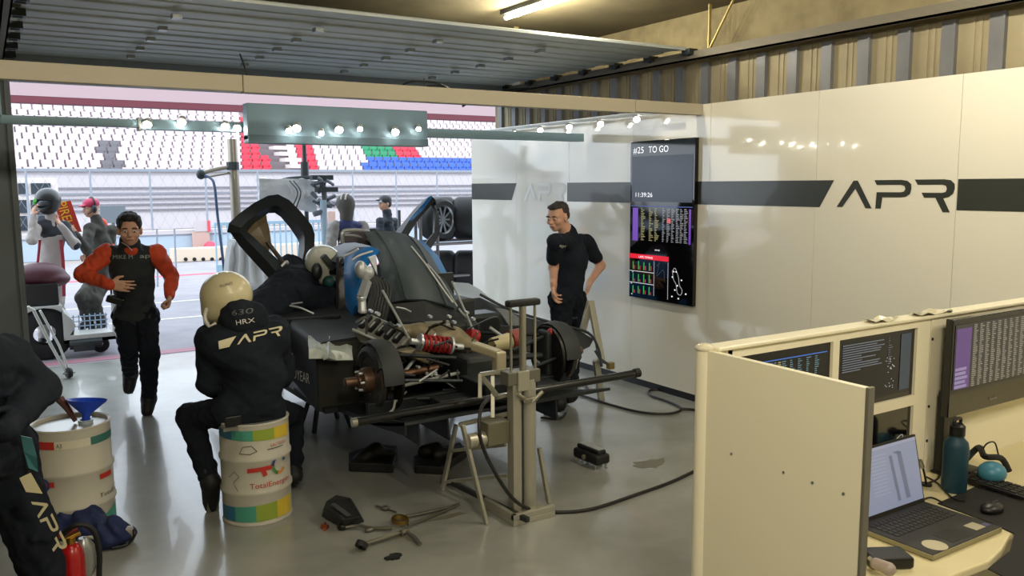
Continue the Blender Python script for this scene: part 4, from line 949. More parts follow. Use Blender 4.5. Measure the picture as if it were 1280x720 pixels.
def total_label(t, wrap, band, sh=0., big=1.):
    for i, m in enumerate((g_b, g_t, g_g, g_y)):
        x0 = -.3+sh+i*.13
        band('label_band', m, x0, x0+.13, lambda x: .03, lambda x: .10+.25*(x-sh)*.22+.03)
        band('label_band', m, x0, x0+.13, lambda x: .515-.1*(x-sh-.1)*.5+.0, lambda x: .585)
    def tx(s, size, x, y, m, nm, w=None):
        mb = MB(); letter(mb, s, size, (0, 0, 0), (1, 0, 0), (0, 1, 0), width=w, mapf=lambda u, v_: wrap(x+u, y+v_, R1_+.001)); mb.build(nm, m, t)
    R1_ = .2085
    tx('TotalEnergies', .046, -.07+sh, .235, m_tr, 'lettering', .27)
    tx('LACTEOLUBE'[:8], .026, .06+sh, .475, m_tr, 'lettering', .12)
    mk = MB()
    def stroke(pts, w, mb):
        for (x0, y0), (x1, y1) in zip(pts, pts[1:]):
            L = math.hypot(x1-x0, y1-y0); n = max(1, int(L/.02)); nx, ny = -(y1-y0)/L*w/2, (x1-x0)/L*w/2; vs = []
            for i in range(n+1): u = i/n; x = x0+(x1-x0)*u; y = y0+(y1-y0)*u; vs += [wrap(x+nx, y+ny, R1_+.001), wrap(x-nx, y-ny, R1_+.001)]
            mb.add(vs, [(2*i, 2*i+1, 2*i+3, 2*i+2) for i in range(n)])
    stroke([(-.08+sh, .345), (.08+sh, .352)], .026, mk); stroke([(.01+sh, .345), (.022+sh, .305)], .026, mk); mk.build('emblem_bar', m_tr, t)
    arc = [(.115+sh+.045*math.cos(a), .355+.05*math.sin(a)) for a in [k*PI/10-.3 for k in range(21)]]
    for nm, m, s0, s1 in (('emblem_blue', mat('emblem_blue', '#274a86', .4), 2, 11), ('emblem_green', mat('emblem_green', '#4d8f4a', .4), 10, 15), ('emblem_orange', mat('emblem_orange', '#d08a3a', .4), 14, 19)):
        mb = MB(); stroke(arc[s0:s1+1], .018, mb); mb.build(nm, m, t)
    mb = MB(); stroke([(-.12+sh, .45), (-.1+sh, .49), (-.05+sh, .495), (-.02+sh, .46), (-.06+sh, .445), (-.12+sh, .45)], .004, mb); stroke([(-.2+sh, .3), (-.16+sh, .34), (-.13+sh, .31), (-.17+sh, .27), (-.14+sh, .22)], .003, mb); stroke([(.04+sh, .462), (.15+sh, .462)], .005, mb); mb.build('printed_marks', m_ink, t)
D1 = (1.29, 5.0, 0)
t, wr_, bd_ = drum(D1, 'cream and rainbow labelled drum the white-helmeted mechanic sits on', math.atan2(-D1[1], -D1[0])); total_label(t, wr_, bd_, .03)
D2 = (.33, 5.33, 0)
t, wr_, bd_ = drum(D2, 'cream drum at left with blue funnel on its lid', math.atan2(-D2[1], -D2[0]), .208, .66)
bd_('label_band', m_tr, -.2, -.09, lambda x: .555, lambda x: .6); bd_('label_band', mat('label_pale', '#cfc9b4', .5), -.09, .1, lambda x: .555, lambda x: .6); bd_('label_band', mat('label_teal_dark', '#3a6f66', .4), .1, .3, lambda x: .555, lambda x: .6)
bd_('label_band', g_t, .08, .3, lambda x: .03, lambda x: .1+.3*(x-.08))
for s, x, y, w in (('A3', -.08, .565, .03), ('TotalEnergies', .13, .235, .26), ('TotalEnergies', -.42, .21, .26)):
    mb = MB(); letter(mb, s, .035, (0, 0, 0), (1, 0, 0), (0, 1, 0), width=w, mapf=lambda u, v_: wr_(x+u, y+v_, .2135)); mb.build('lettering', m_ink, t)
mb = MB()
for x0 in (.14, -.2):
    for i in range(8): u = x0+.012*i; mb.add([wr_(u, .34, .2135), wr_(u+.012, .34, .2135), wr_(u+.012, .37, .2135), wr_(u, .37, .2135)], [(0, 1, 2, 3)])
mb.build('emblem_bar', m_tr, t)
mb = MB()
for k in range(14): a0 = k*.45; a1 = a0+.45; mb.add([wr_(-.17+.04*math.cos(a0), .35+.04*math.sin(a0), .2137), wr_(-.17+.04*math.cos(a1), .35+.04*math.sin(a1), .2137), wr_(-.17+.024*math.cos(a1), .35+.024*math.sin(a1), .2137), wr_(-.17+.024*math.cos(a0), .35+.024*math.sin(a0), .2137)], [(0, 1, 2, 3)])
mb.build('emblem_ring', mat('emblem_blue', '#274a86', .4), t)
# funnel, brush
fz = .638; fc = pZ(104, 514, .65); fc = Vector((.41, 5.33, fz))
fn = thing('funnel', 'blue plastic funnel standing on the left drum', 'funnel', tuple(fc), None)
m_fun = mat('funnel_blue', '#1f46c4', .35)
ax = Vector((.12, .1, 1))
MB().lathe([(.012, 0), (.02, .0), (.024, .05), (.105, .125), (.108, .135), (.102, .13), (.02, .055), (.012, 0)], fc, ax, 30).build('cone', m_fun, fn, smooth=True)
MB().lathe([(.03, 0), (.04, 0), (.04, .02), (.03, .02)], fc, (0, 0, 1), 24).build('collar', mat('collar_clear', '#9aa7ad', .3), fn)
hb = MB(); p, q = Vector((.36, 5.35, .65)), pY(74, 498, 5.4)
hb.tube([p, (p+q)/2+Vector((0, 0, .01)), q], lambda u: .012+.014*u)
tag(hb.build('brush_handle', mat('brush_brown', '#4e2a26', .4), smooth=True), 'dark brown handled brush lying beside the blue funnel', 'brush')
# blue bag on the floor
bg_ = thing('blue_bag', 'dark blue fabric bag slumped on the floor beside the left drum', 'bag', (.42, 4.95, 0))
q = lambda x, y, z: np.array(pZ(x, y, z))
soft('fabric', [rc(q(90, 655, .1), q(138, 668, .07), .11, .085, .05), rc(q(95, 640, .16), q(112, 645, .14), .08, .06, .05), rc(q(138, 668, .07), q(160, 668, .05), .08, .045, .04)], mat('navy_fabric', '#152350', .75, bump=.3, bscale=20), bg_, .012, .009)
MB().box(Vector(q(161, 668, .06)), (.05, .05, .09)).build('grey_buckle', mat('buckle_grey', '#8d8a82', .4), bg_, bevel=.01)
MB().tube([q(120, 645, .17), q(150, 650, .12), q(168, 665, .08), q(160, 680, .02), q(140, 685, .02)], .008).build('strap', m_black, bg_)
# fire extinguisher and its neighbour
ex = thing('fire_extinguisher', 'red fire extinguisher with brass valve at the lower left', 'extinguisher', (.28, 4.0, .0))
ec_ = pY(90, 700, 4.0); ex0 = Vector((ec_.x, 4.0, 0)); topz = pY(88, 682, 4.0).z
MB().lathe([(0, 0), (.045, 0), (.052, .02), (.052, topz-.05), (.042, topz-.01), (.025, topz+.01), (0, topz+.015)], ex0, (0, 0, 1), 30).build('cylinder', mat('extinguisher_red', '#a3161a', .25, coat=.4), ex, smooth=True)
MB().cyl(ex0+Vector((0, 0, topz)), ex0+Vector((0, 0, topz+.04)), .02).cyl(ex0+Vector((-.03, 0, topz+.03)), ex0+Vector((.04, 0, topz+.05)), .012).build('brass_valve', mat('brass', '#b08a3c', .3, .9), ex, smooth=True)
MB().beam(ex0+Vector((-.05, 0, topz+.05)), ex0+Vector((.03, 0, topz+.075)), .02, .012).build('red_handle', mat('extinguisher_red', '#a3161a', .25), ex)
tag(MB().tube([pY(78, 668, 3.98), pY(96, 656, 3.95), pY(116, 662, 3.95), pY(124, 690, 3.95), pY(124, 722, 3.95), pZ(126, 790, .02)], .012).build('black_hose', m_rub), 'thick black hose looping over the fire extinguisher', 'hose')
gx = thing('gas_cylinder', 'small grey cylinder standing just right of the fire extinguisher', 'cylinder', (pY(105, 700, 4.05).x, 4.05, 0)); gz = Vector((pY(106, 700, 4.08).x, 4.08, 0)); h_ = pY(105, 672, 4.08).z
MB().lathe([(0, 0), (.04, 0), (.045, .02), (.045, h_-.04), (.02, h_), (0, h_)], gz, (0, 0, 1), 24).build('body', mat('cylinder_grey', '#8b8f8d', .3, .5), gx, smooth=True)
MB().tube([gz+Vector((.0, 0, h_)), gz+Vector((.05, 0, h_-.02)), gz+Vector((.055, -.02, h_-.12)), gz+Vector((.02, -.05, h_-.18))], .008).build('grey_tube', mat('tie_grey', '#9a9c98', .5), gx)

# parts on the floor -------------------------------------------------------------
def lump(name, lab, cat, prims, m=m_cdark, h=.008, amp=.003):
    o = soft(name, prims, m, None, h, amp); return tag(o, lab, cat)
m_duct = mat('duct_black', '#16181a', .55)
du = thing('brake_duct', 'black moulded duct lying on the floor behind the car, left of its twin', 'duct', tuple(pZ(462, 590)), 'moulded ducts on the floor behind the car')
MB().prism([pZ(435, 578, .0), pZ(436, 590, 0), pZ(492, 592, 0), pZ(497, 568, 0), pZ(470, 566, 0)], (0, 0, .07)).build('lower_tray', m_duct, du, bevel=.01)
soft('duct_horn', [rc(q(455, 570, .08), q(470, 562, .12), .045, .055, .03), rc(q(470, 566, .1), q(490, 568, .06), .05, .035, .03), rc(q(448, 575, .06), q(455, 572, .08), .04, .04, .03)], m_duct, du, .008)
dv_ = thing('brake_duct', 'black moulded duct lying on the floor nearest the trestle', 'duct', tuple(pZ(548, 590)), 'moulded ducts on the floor behind the car')
MB().prism([pZ(517, 580, .0), pZ(518, 592, 0), pZ(552, 594, 0), pZ(584, 572, 0), pZ(576, 562, 0), pZ(535, 572, 0)], (0, 0, .06)).build('lower_tray', m_duct, dv_, bevel=.01)
soft('duct_horn', [rc(q(530, 564, .1), q(546, 560, .1), .045, .045, .03), rc(q(546, 568, .08), q(576, 563, .05), .045, .03, .03)], m_duct, dv_, .008)
dx = thing('brake_duct_box', 'angular black box with copper fittings on the floor at front left', 'duct', tuple(pZ(428, 655)))
zc = .0
base = [pZ(402, 646), pZ(430, 662), pZ(456, 652), pZ(446, 634), pZ(420, 632), pZ(404, 638)]
top = [pZ(404, 636, .09), pZ(428, 650, .09), pZ(452, 646, .07), pZ(438, 622, .12), pZ(420, 618, .14), pZ(408, 626, .12)]
mb = MB(); mb.add(base+top, [(5, 4, 3, 2, 1, 0), (6, 7, 8, 9, 10, 11)]+[(i, (i+1) % 6, 6+(i+1) % 6, 6+i) for i in range(6)]); mb.build('box_shell', m_duct, dx, bevel=.008)
MB().beam(pZ(416, 630, .125), pZ(436, 645, .095), .03, .008).build('cover_ridge', mat('ridge_grey', '#3c4040', .4), dx)
MB().cyl(pZ(402, 658, .01), pZ(410, 659, .01), .014).cyl(pZ(406, 654, .01), pZ(406, 662, .01), .009).build('copper_fitting', mat('copper', '#b5603a', .35, .8), dx, smooth=True)
MB().ell(pZ(428, 658, .02), (.03, .03, .025)).build('knob', m_black, dx, smooth=True)
# suspension arms
m_arm = mat('arm_grey', '#77756a', .4, .7)
def arm(lab, pts, r=.011, extra=()):
    t = thing('suspension_arm', lab, 'suspension part', tuple(pts[0][:2])+(0,), 'loose suspension arms on the floor')
    MB().tube(pts, r).build('rod', m_arm, t, smooth=True)
    for nm, mb, m in extra: mb.build(nm, m, t, smooth=True)
    return t
ring = MB().lathe([(.035, -.012), (.05, -.012), (.055, 0), (.05, .014), (.035, .014), (.035, -.012)], pZ(500, 650, .04), (0.1, -.1, 1), 30)
arm('grey wishbone with a gold ring lying on the floor left of the trestle', [pZ(493, 648, .03), pZ(525, 642, .02), pZ(560, 634, .02), pZ(574, 630, .02)], .009, [('gold_ring', ring, mat('gold_ring', '#a88b4a', .3, .9)), ('second_rod', MB().tube([pZ(510, 656, .03), pZ(540, 645, .02), pZ(570, 632, .02)], .009), m_arm), ('rod_end', MB().ell(pZ(482, 635, .015), (.025, .025, .015)).tube([pZ(470, 632, .012), pZ(495, 640, .02)], .006), m_arm)])
arm('curved grey arm with a black nut at its near end on the floor', [pZ(455, 680, .025), pZ(480, 672, .03), pZ(505, 665, .03), pZ(518, 672, .02), pZ(525, 680, .015)], .012, [('black_nut', MB().lathe([(.012, -.015), (.035, -.015), (.035, .015), (.012, .015)], pZ(452, 681, .035), (.6, .4, .6), 8), m_rub), ('ribbed_sleeve', MB().lathe([(.014, -.03), (.02, -.025), (.016, -.015), (.02, -.005), (.016, .005), (.02, .015), (.014, .03)], pZ(505, 665, .03), (.9, .35, -.05), 14), m_arm)])
arm('short grey arm between the angular black box and the gold ring', [pZ(432, 659, .02), pZ(448, 657, .025), pZ(466, 660, .02), pZ(490, 660, .02)], .010, [('pivot_end', MB().ell(pZ(462, 662, .015), (.03, .02, .015)), m_arm)])
tag(patch(1.74, 3.98, .05, .035, 5, m_rub, 'oil_rag', z=.01), 'small black oily rag on the floor at the bottom of the view', 'rag')
patch(3.93, 4.38, .16, .09, 8, m_stain, 'floor_scuff', 'scuffed grey patch on the floor right of the black wheeled box', 'floor mark')
patch(2.25, 4.32, .12, .03, 11, m_stain, 'floor_scuff', 'dark tyre scuff on the floor in front of the trestle', 'floor mark')
# black wheeled box on the right
bx = thing('starter_box', 'long black box with a silver top strip on small feet', 'box', tuple(pZ(740, 575)))
a = pZ(722, 562, .07); b = pZ(757, 576, .07); d = (b-a).normalized(); sdv = Vector((-d.y, d.x, 0)); c = (a+b)/2
mt = Matrix((sdv, d, Vector((0, 0, 1)))).transposed()
MB().box(c, (.13, .27, .075), mt).build('case', m_rub, bx, bevel=.02)
MB().box(c+Vector((0, 0, .05)), (.075, .24, .03), mt).build('upper_case', m_rub, bx, bevel=.01)
MB().box(c+Vector((0, 0, .068)), (.055, .22, .006), mt).build('silver_strip', mat('silver_label', '#a3a5a0', .35, .3), bx, bevel=.002)
for s1, s2 in ((-1, -1), (-1, 1), (1, -1), (1, 1)): MB().cyl(c+d*s1*.1+sdv*s2*.05-Vector((0, 0, .07)), c+d*s1*.1+sdv*s2*.05-Vector((0, 0, .03)), .008).build('foot', m_alu, bx)
MB().cyl(c-sdv*.066, c-sdv*.075, .018).build('round_port', m_alu, bx)
for i, (x, y) in enumerate(((758, 583), (751, 580))): tag(MB().ell(pZ(x, y, .008), (.012, .012, .008)).build('small_nut', m_sil, smooth=True), ['small bright nut on the floor beside the black wheeled box', 'small bright nut tucked under the corner of the black wheeled box'][i], 'nut')
# cables
m_cab = mat('cable_black', '#14130f', .5)
tag(MB().tube([pY(612, 497, 4.05), pY(601, 512, 4.0), pY(600, 545, 3.95), pY(613, 580, 3.95), pY(640, 622, 3.92), pZ(665, 637, .02), pZ(700, 640, .012), pZ(740, 636, .012), pZ(790, 620, .012), pZ(840, 602, .012), pZ(882, 583, .012), pZ(960, 555, .012)], .011).build('air_hose', m_cab, smooth=True), 'black air hose running from the jack across the floor to the right', 'hose')
tag(MB().tube([pZ(700, 487, .012), pZ(730, 495, .012), pZ(760, 505, .012), pZ(800, 515, .012), pZ(835, 517, .012), pZ(852, 511, .012), pZ(835, 502, .012), pZ(813, 494, .012), pZ(812, 488, .012), pZ(822, 487, .012)], .011).tube([pZ(852, 511, .012), pZ(866, 512, .012), pZ(883, 516, .012), pZ(920, 530, .012)], .012).build('power_cable', m_cab, smooth=True), 'black power cable looped on the floor along the white wall', 'cable')
tag(MB().tube([pZ(676, 522, .012), pZ(700, 523, .012), pZ(708, 513, .012), pZ(700, 504, .012), pZ(686, 506, .012)], .010).tube([pZ(705, 490, .012), pZ(712, 482, .04), pZ(727, 478, .02), pZ(735, 487, .012), pZ(722, 492, .012)], .01).build('cable_loop', m_cab, smooth=True), 'small loop of black cable on the floor under the right rear of the car', 'cable')
soft_c = MB().bb(pZ(700, 492, 0), pZ(712, 482, .06)); tag(soft_c.build('cable_connector', m_rub, bevel=.01), 'black cable connector on the floor below the right rear corner', 'connector')

# wall screen ------------------------------------------------------------------
m_scr = mat('screen_black', '#08090c', .08, coat=.3)
tl = pX(793, 177.5, WX); trr = pX(874.3, 171.5, WX); brr = pX(869.4, 383.8, WX)
Y0, Y1 = tl.y, trr.y; Z1, Z0 = tl.z, .895
tv = thing('wall_screen', 'tall portrait timing screen mounted on the white wall', 'screen', (WX-.03, (Y0+Y1)/2, Z0))
MB().bb((WX-.045, Y1, Z0), (WX-.002, Y0, Z1)).build('display', m_scr, tv, bevel=.003)
TX = WX-.047
def sw_(u, v_): return Vector((TX, Y0+(Y1-Y0)*u, Z1+(Z0-Z1)*v_))     # u right, v down in 0..1
def quad(mb, u0, v0, u1, v1, l=0): mb.add([sw_(u0, v0)+Vector((-l, 0, 0)), sw_(u1, v0)+Vector((-l, 0, 0)), sw_(u1, v1)+Vector((-l, 0, 0)), sw_(u0, v1)+Vector((-l, 0, 0))], [(0, 1, 2, 3)])
def emt(n, c, e=.6): return mat(n, c, .3, emit=e)
m_st_ = emt('screen_white', '#dfe2ea', .8)
mb = MB(); ww = abs(Y1-Y0)
letter(mb, '#25', .085, sw_(.05, .075), (0, -1, 0), (0, 0, 1), width=.15); letter(mb, 'TO GO', .085, sw_(.3, .075), (0, -1, 0), (0, 0, 1), width=.27); letter(mb, '11:39:26', .06, sw_(.08, .35), (0, -1, 0), (0, 0, 1), width=.24); letter(mb, 'AMD', .02, sw_(.42, .685), (0, -1, 0), (0, 0, 1), width=.07)
mb.build('screen_text', m_st_, tv)
mb = MB(); quad(mb, .03, .095, .97, .38); mb.build('picture_area', emt('screen_blue_grey', '#343b48', .35), tv)
def cols(name, c, lst, e=.55, l=.001):
    mb = MB()
    for a in lst: quad(mb, *a, l=l)
    mb.build(name, emt('scr_'+name, c, e), tv)
rr = random.Random(31)
cols('timing_header', '#3c4a8a', [(.02, .405, .98, .41)], .5)
cols('timing_purple', '#6a3fae', [(.05, .42, .14, .63), (.93, .42, .96, .63)], .45)
rowsv = [.42+i*.0105 for i in range(20)]
cols('timing_olive', '#8a8458', [(u, v_, u+.02+rr.random()*.05, v_+.005) for v_ in rowsv for u in (.19, .32, .41)], .5)
cols('timing_grey', '#7e8088', [(u, v_, u+.02+rr.random()*.035, v_+.005) for v_ in rowsv for u in (.53, .6, .67, .74, .8, .86)], .5)
cols('timing_pink', '#b9605e', [(.6, .48, .66, .51)], .6)
cols('red_banner', '#c1172b', [(.0, .715, .64, .745)], .8)
mb = MB(); letter(mb, 'LAPS TIMING', .028, sw_(.16, .738), (0, -1, 0), (0, 0, 1), lift=.004, width=.2); mb.build('banner_text', m_st_, tv)
cols('grid_lines', '#b9bcc2', [(.0, .825, .41, .829), (.0, .9, .41, .904), (.41, .75, .415, .97), (.63, .75, .635, .98)], .6)
cols('green_bars', '#2f9a45', [(.06+.09*i, v_+rr.random()*.01, .075+.09*i, v_+.055) for i in range(4) for v_ in (.76, .84, .915)], .6)
cols('red_bars', '#a82c3c', [(.085+.09*i, v_+.02+rr.random()*.02, .1+.09*i, v_+.055) for i in range(4) for v_ in (.76, .84, .915)], .5)
cols('small_marks', '#9aa0ac', [(u, v_, u+.02, v_+.008) for u, v_ in ((.05, .83), (.03, .905), (.04, .975))], .7)
mb = MB(); tk = [(.7, .8), (.74, .78), (.79, .83), (.81, .88), (.85, .91), (.83, .94), (.78, .93), (.76, .88), (.72, .85), (.7, .8)]
mb.tube([sw_(*a)+Vector((-.002, 0, 0)) for a in tk], .0014, n=5); mb.build('track_map', emt('scr_track', '#b8bcc6', .7), tv)
mb = MB(); mb.tube([sw_(.46, .78)+Vector((-.002, 0, 0)), sw_(.5, .76)+Vector((-.002, 0, 0)), sw_(.46, .84)+Vector((-.002, 0, 0)), sw_(.56, .8)+Vector((-.002, 0, 0)), sw_(.58, .86)+Vector((-.002, 0, 0))], .0015, n=4); mb.build('graph_line', emt('scr_dim', '#4a5058', .6), tv)
mb = MB()
for k in range(9): u, v_ = rr.uniform(.68, .9), rr.uniform(.79, .96); quad(mb, u, v_, u+.018, v_+.008, .002)
mb.build('car_markers', m_st_, tv)

# ================================================================== DESK AREA
m_lam = mat('cream_laminate', '#e9e3c8', .35, coat=.1)
m_edge = mat('cream_edge', '#b3a77c', .45)
DY = 1.84; DX = 1.925; DZT = 1.475
sc = thing('desk_screen', 'cream office partition with monitors set into it along the desk', 'partition', (3.4, DY, 0))
def cutpanel():
    # panel with openings for the small monitors
    xs = [DX, 1.99, 2.495, 2.53, 3.0, 3.08]; mb = MB(); T = .05
    mb.bb((DX, DY, .02), (1.99, DY+T, DZT)); mb.bb((1.97, DY, 1.445), (3.085, DY+T, DZT)); mb.bb((2.495, DY, .02), (2.53, DY+T, 1.445)); mb.bb((3.0, DY, .02), (3.085, DY+T, 1.445))
    mb.bb((1.97, DY, 1.14), (3.0, DY+T, 1.18)); mb.bb((1.97, DY, .02), (3.0, DY+T, .86)); mb.bb((1.97, DY, .86), (2.5, DY+T, 1.185)); mb.bb((1.95, DY+.008, 1.18), (1.992, DY+T, 1.45)); return mb
cutpanel().build('monitor_panel', m_lam, sc)
MB().bb((3.09, DY, .02), (5.3, DY+.05, DZT)).build('rear_panel', m_lam, sc)
MB().bb((DX-.005, DY-.012, DZT-.001), (5.3, DY+.062, DZT+.012)).build('top_cap', m_lam, sc, bevel=.004)
MB().bb((3.084, DY+.005, .02), (3.091, DY+.02, DZT)).build('panel_joint', mat('joint_dark', '#5e5538', .6), sc)
mb = MB()
for z in (1.39, 1.12, .98): mb.cyl((3.10, DY-.003, z), (3.10, DY+.004, z), .006, n=10)
mb.build('screw', m_dmetal, sc)
sp2 = thing('side_partition', 'cream side partition board at the near left end of the desk', 'partition', (DX, 1.55, 0))
mb = MB(); mb.prism([(DX-.025, 1.295, .02), (DX-.025, DY+.03, .02), (DX-.025, DY+.03, DZT), (DX-.025, 1.295, DZT-.005)], (.022, 0, 0)); mb.build('board', m_lam, sp2)
MB().cyl((DX-.012, DY+.045, .02), (DX-.012, DY+.045, DZT), .028, n=20).build('corner_post', m_lam, sp2, smooth=True)
MB().bb((DX-.027, 1.288, .02), (DX-.001, 1.298, DZT-.002)).build('edge_strip', mat('strip_grey', '#7a776a', .35, .4), sp2, bevel=.002)
MB().ell((DX-.012, DY+.045, DZT+.004), (.032, .032, .016)).build('corner_cap', mat('cap_cream', '#d6cfb4', .15, coat=.5), sp2, smooth=True)
mb = MB()
for y in (1.75, 1.55, 1.45, 1.35): mb.cyl((DX-.0275, y, 1.17), (DX-.0245, y, 1.17), .004, n=8)
mb.build('screw', m_metal, sp2)
# film and clear offcuts on top
for i, (x, w) in enumerate(((2.72, .14), (3.0, .2))):
    tag(MB().sheet([[(x+j*w/4, DY-.01+k*.03, DZT+.018+.008*math.sin(j*2+k)) for j in range(5)] for k in range(3)], .002).build('clear_film', mat('clear_film', '#d9d3b8', .1, coat=.6)), ['small curled piece of clear film on top of the partition left of its joint', 'larger curled piece of clear film on top of the partition over its joint'][i], 'film')
tag(MB().lathe([(.0, 0), (.03, 0), (.034, .008), (.0, .01)], (3.2, DY+.02, DZT+.013)).build('small_dish', m_alu, smooth=True), 'small round silver dish on top of the partition', 'dish')
# small monitors behind the openings
def monitor(x0, x1, z0, z1, lab, kind):
    t = thing('monitor', lab, 'monitor', ((x0+x1)/2, DY+.03, z0)); Y = DY+.012
    MB().bb((x0-.01, Y, z0-.01), (x1+.01, Y+.03, z1+.01)).build('display', m_scr, t)
    r = random.Random(kind*7+1); F = Y-.002
    def qd(mb, u0, v0, u1, v1, l=0): mb.add([(x0+(x1-x0)*u, F-l, z1+(z0-z1)*w) for u, w in ((u0, v0), (u0, v1), (u1, v1), (u1, v0))], [(0, 1, 2, 3)])
    if kind == 1:
        mb = MB(); qd(mb, .03, .11, .97, .125); mb.build('blue_line', emt('m_blue', '#3a63b0', .5), t)
        mb = MB()
        for v_ in np.arange(.15, .8, .03):
            for u in (.3, .36, .42, .5, .58, .66, .75, .84): qd(mb, u, v_, u+.02+.03*r.random(), v_+.014)
        mb.build('table_text', emt('m_teal', '#53707c', .4), t)
        mb = MB()
        for v_ in np.arange(.15, .8, .03): qd(mb, .46, v_, .49, v_+.02)
        mb.build('table_olive', emt('m_olive', '#7d7a4e', .4), t)
    elif kind == 2:
        mb = MB()
        for v_ in np.arange(.08, .5, .035): qd(mb, .06, v_, .2+.4*r.random(), v_+.016); qd(mb, .65, v_, .66+.05*r.random(), v_+.01)
        mb.build('text_lines', emt('m_grey', '#5e6672', .4), t)
        mb = MB(); 
        for k in range(26): u = .62+.12*r.random(); v_ = .35+.5*r.random(); qd(mb, u, v_, u+.012, v_+.012)
        mb.build('track_marks', emt('m_pale', '#9aa0a4', .5), t)
        mb = MB(); qd(mb, .82, .05, .96, .92); mb.build('side_column', emt('m_slate', '#39444e', .3), t)
    else:
        mb = MB(); mb.tube([(x0+(x1-x0)*u, F-.002, z1+(z0-z1)*w) for u, w in ((.1, .5), (.05, .7), (.3, .75), (.35, .9), (.2, .95))], .002, n=4); mb.tube([(x0+(x1-x0)*u, F-.002, z1+(z0-z1)*w) for u, w in ((.75, .5), (.9, .4), (.85, .7))], .001, n=4)
        mb.build('map_line', emt('m_pale', '#9aa0a4', .5), t)
monitor(1.99, 2.49, 1.19, 1.44, 'dark monitor with blue table heading partly behind the side partition', 1)
monitor(2.535, 2.995, 1.19, 1.44, 'dark monitor with small track map between panel joint and first screen', 2)
monitor(2.535, 2.995, .87, 1.135, 'nearly black lower monitor behind the open laptop', 3)
# big monitor on an arm
bmn = thing('large_monitor', 'large monitor with purple timing columns at the right edge', 'monitor', (3.55, 1.76, .86)); MY = 1.77
p0 = pY(1192, 400, MY); p1 = pY(1186, 524, MY); X0, X1, Z1, Z0 = p0.x, 3.92, p0.z, p1.z+.005
MB().bb((X0, MY, Z0), (X1, MY+.03, Z1)).build('display', m_scr, bmn, bevel=.003)
MB().bb((X0+.01, MY+.02, .852), (X0+.1, MY+.05, Z0+.1)).bb((X0+.0, MY-.04, .851), (X0+.2, MY+.06, .86)).build('stand', m_black, bmn, bevel=.004)
def bq(mb, u0, v0, u1, v1, l=0): mb.add([(X0+(X1-X0)*u, MY-.002-l, Z1+(Z0-Z1)*w) for u, w in ((u0, v0), (u0, v1), (u1, v1), (u1, v0))], [(0, 1, 2, 3)])
mb = MB(); bq(mb, .02, .06, .98, .72); mb.build('window_area', emt('m_dark_grey', '#2c2d2e', .4), bmn)
mb = MB(); bq(mb, .03, .1, .16, .72, .001); mb.build('purple_column', emt('m_purple', '#5b4482', .28), bmn)
mb = MB()
for k in range(5): bq(mb, .03, .5+k*.045, .12+.03*R.random(), .53+k*.045, .002)
mb.build('blue_rows', emt('m_lilac', '#8f86b8', .25), bmn)
mb = MB()
for v_ in np.arange(.08, .72, .021):
    for u in np.arange(.18, .95, .055): bq(mb, u, v_, u+.018+.022*R.random(), v_+.011, .001)
mb.build('timing_rows', emt('m_timing', '#7d7a70', .45), bmn)
mb = MB(); letter(mb, 'lenovo', .02, (X0+.29, MY-.001, Z0+.03), (1, 0, 0), (0, 0, 1)); mb.build('bezel_mark', m_metal, bmn)
# worktop
m_top = mat('worktop_cream', '#ddd2a8', .3, col2='#d2c69a', vscale=2, coat=.2)
dk_ = thing('desk', 'cream worktop desk in front of the partition with a curved corner', 'desk', (3.4, 1.5, 0))
E_ = [(DX+.0, DY), (DX+.0, 1.30), (2.12, 1.28), (2.32, 1.285), (2.52, 1.275), (2.64, 1.30), (2.78, 1.345), (2.95, 1.25), (3.2, 1.05), (5.3, 1.05), (5.3, DY)]
MB().prism([(x, y, .822) for x, y in E_], (0, 0, .028)).build('worktop', m_top, dk_, bevel=.006)
for x, y in ((3.4, 1.2), (5.2, 1.2), (2.0, 1.35)): MB().bb((x-.02, y-.02, 0), (x+.02, y+.02, .822)).build('leg', m_dmetal, dk_)
# laptop
lt = thing('laptop', 'open black laptop with a pale document on its screen', 'laptop', (2.57, 1.5, .85)); LX0, LX1, LY0, LY1 = 2.37, 2.765, 1.365, 1.635
MB().bb((LX0, LY0, .852), (LX1, LY1, .868)).build('base', mat('laptop_edge', '#8b8464', .4, .3), lt, bevel=.003)
MB().bb((LX0+.004, LY0+.004, .868), (LX1-.004, LY1-.002, .870)).build('palm_deck', mat('laptop_black', '#14120f', .55), lt)
mb = MB()
for r in range(5):
    for c in range(15): mb.bb((LX0+.035+c*.0222, LY1-.045-r*.021, .870), (LX0+.035+c*.0222+.018, LY1-.045-r*.021+.017, .8718))
mb.build('keyboard', mat('key_black', '#1b1916', .5), lt)
MB().bb((LX0+.14, LY0+.02, .870), (LX0+.25, LY0+.09, .8706)).build('touchpad', mat('pad_black', '#181613', .4), lt)
MB().lathe([(0, 0), (.001, .0006), (.038, .0006), (.038, 0)], (LX0+.075, LY0+.04, .8702), (0, 0, 1), 24).build('oval_sticker', mat('sticker_pale', '#b5ae93', .4), lt)
MB().bb((LX1-.1, LY0+.03, .870), (LX1-.045, LY0+.075, .8708)).build('square_sticker', mat('sticker_square', '#a39c82', .4), lt)
MB().bb((LX1-.038, LY0+.03, .870), (LX1-.015, LY0+.05, .8708)).build('blue_sticker', mat('sticker_blue', '#4c4a72', .4), lt)
hz = Vector((LX0, LY1, .868)); tp = Vector((0, .05, .235))
def scq(u, w, l=0): return hz+Vector((LX1-LX0, 0, 0))*u+tp*w+Vector((0, -1, .2))*l
MB().prism([scq(0, 0), scq(1, 0), scq(1, 1), scq(0, 1)], (0, .008, -.002)).build('lid', mat('laptop_black', '#14120f', .55), lt)
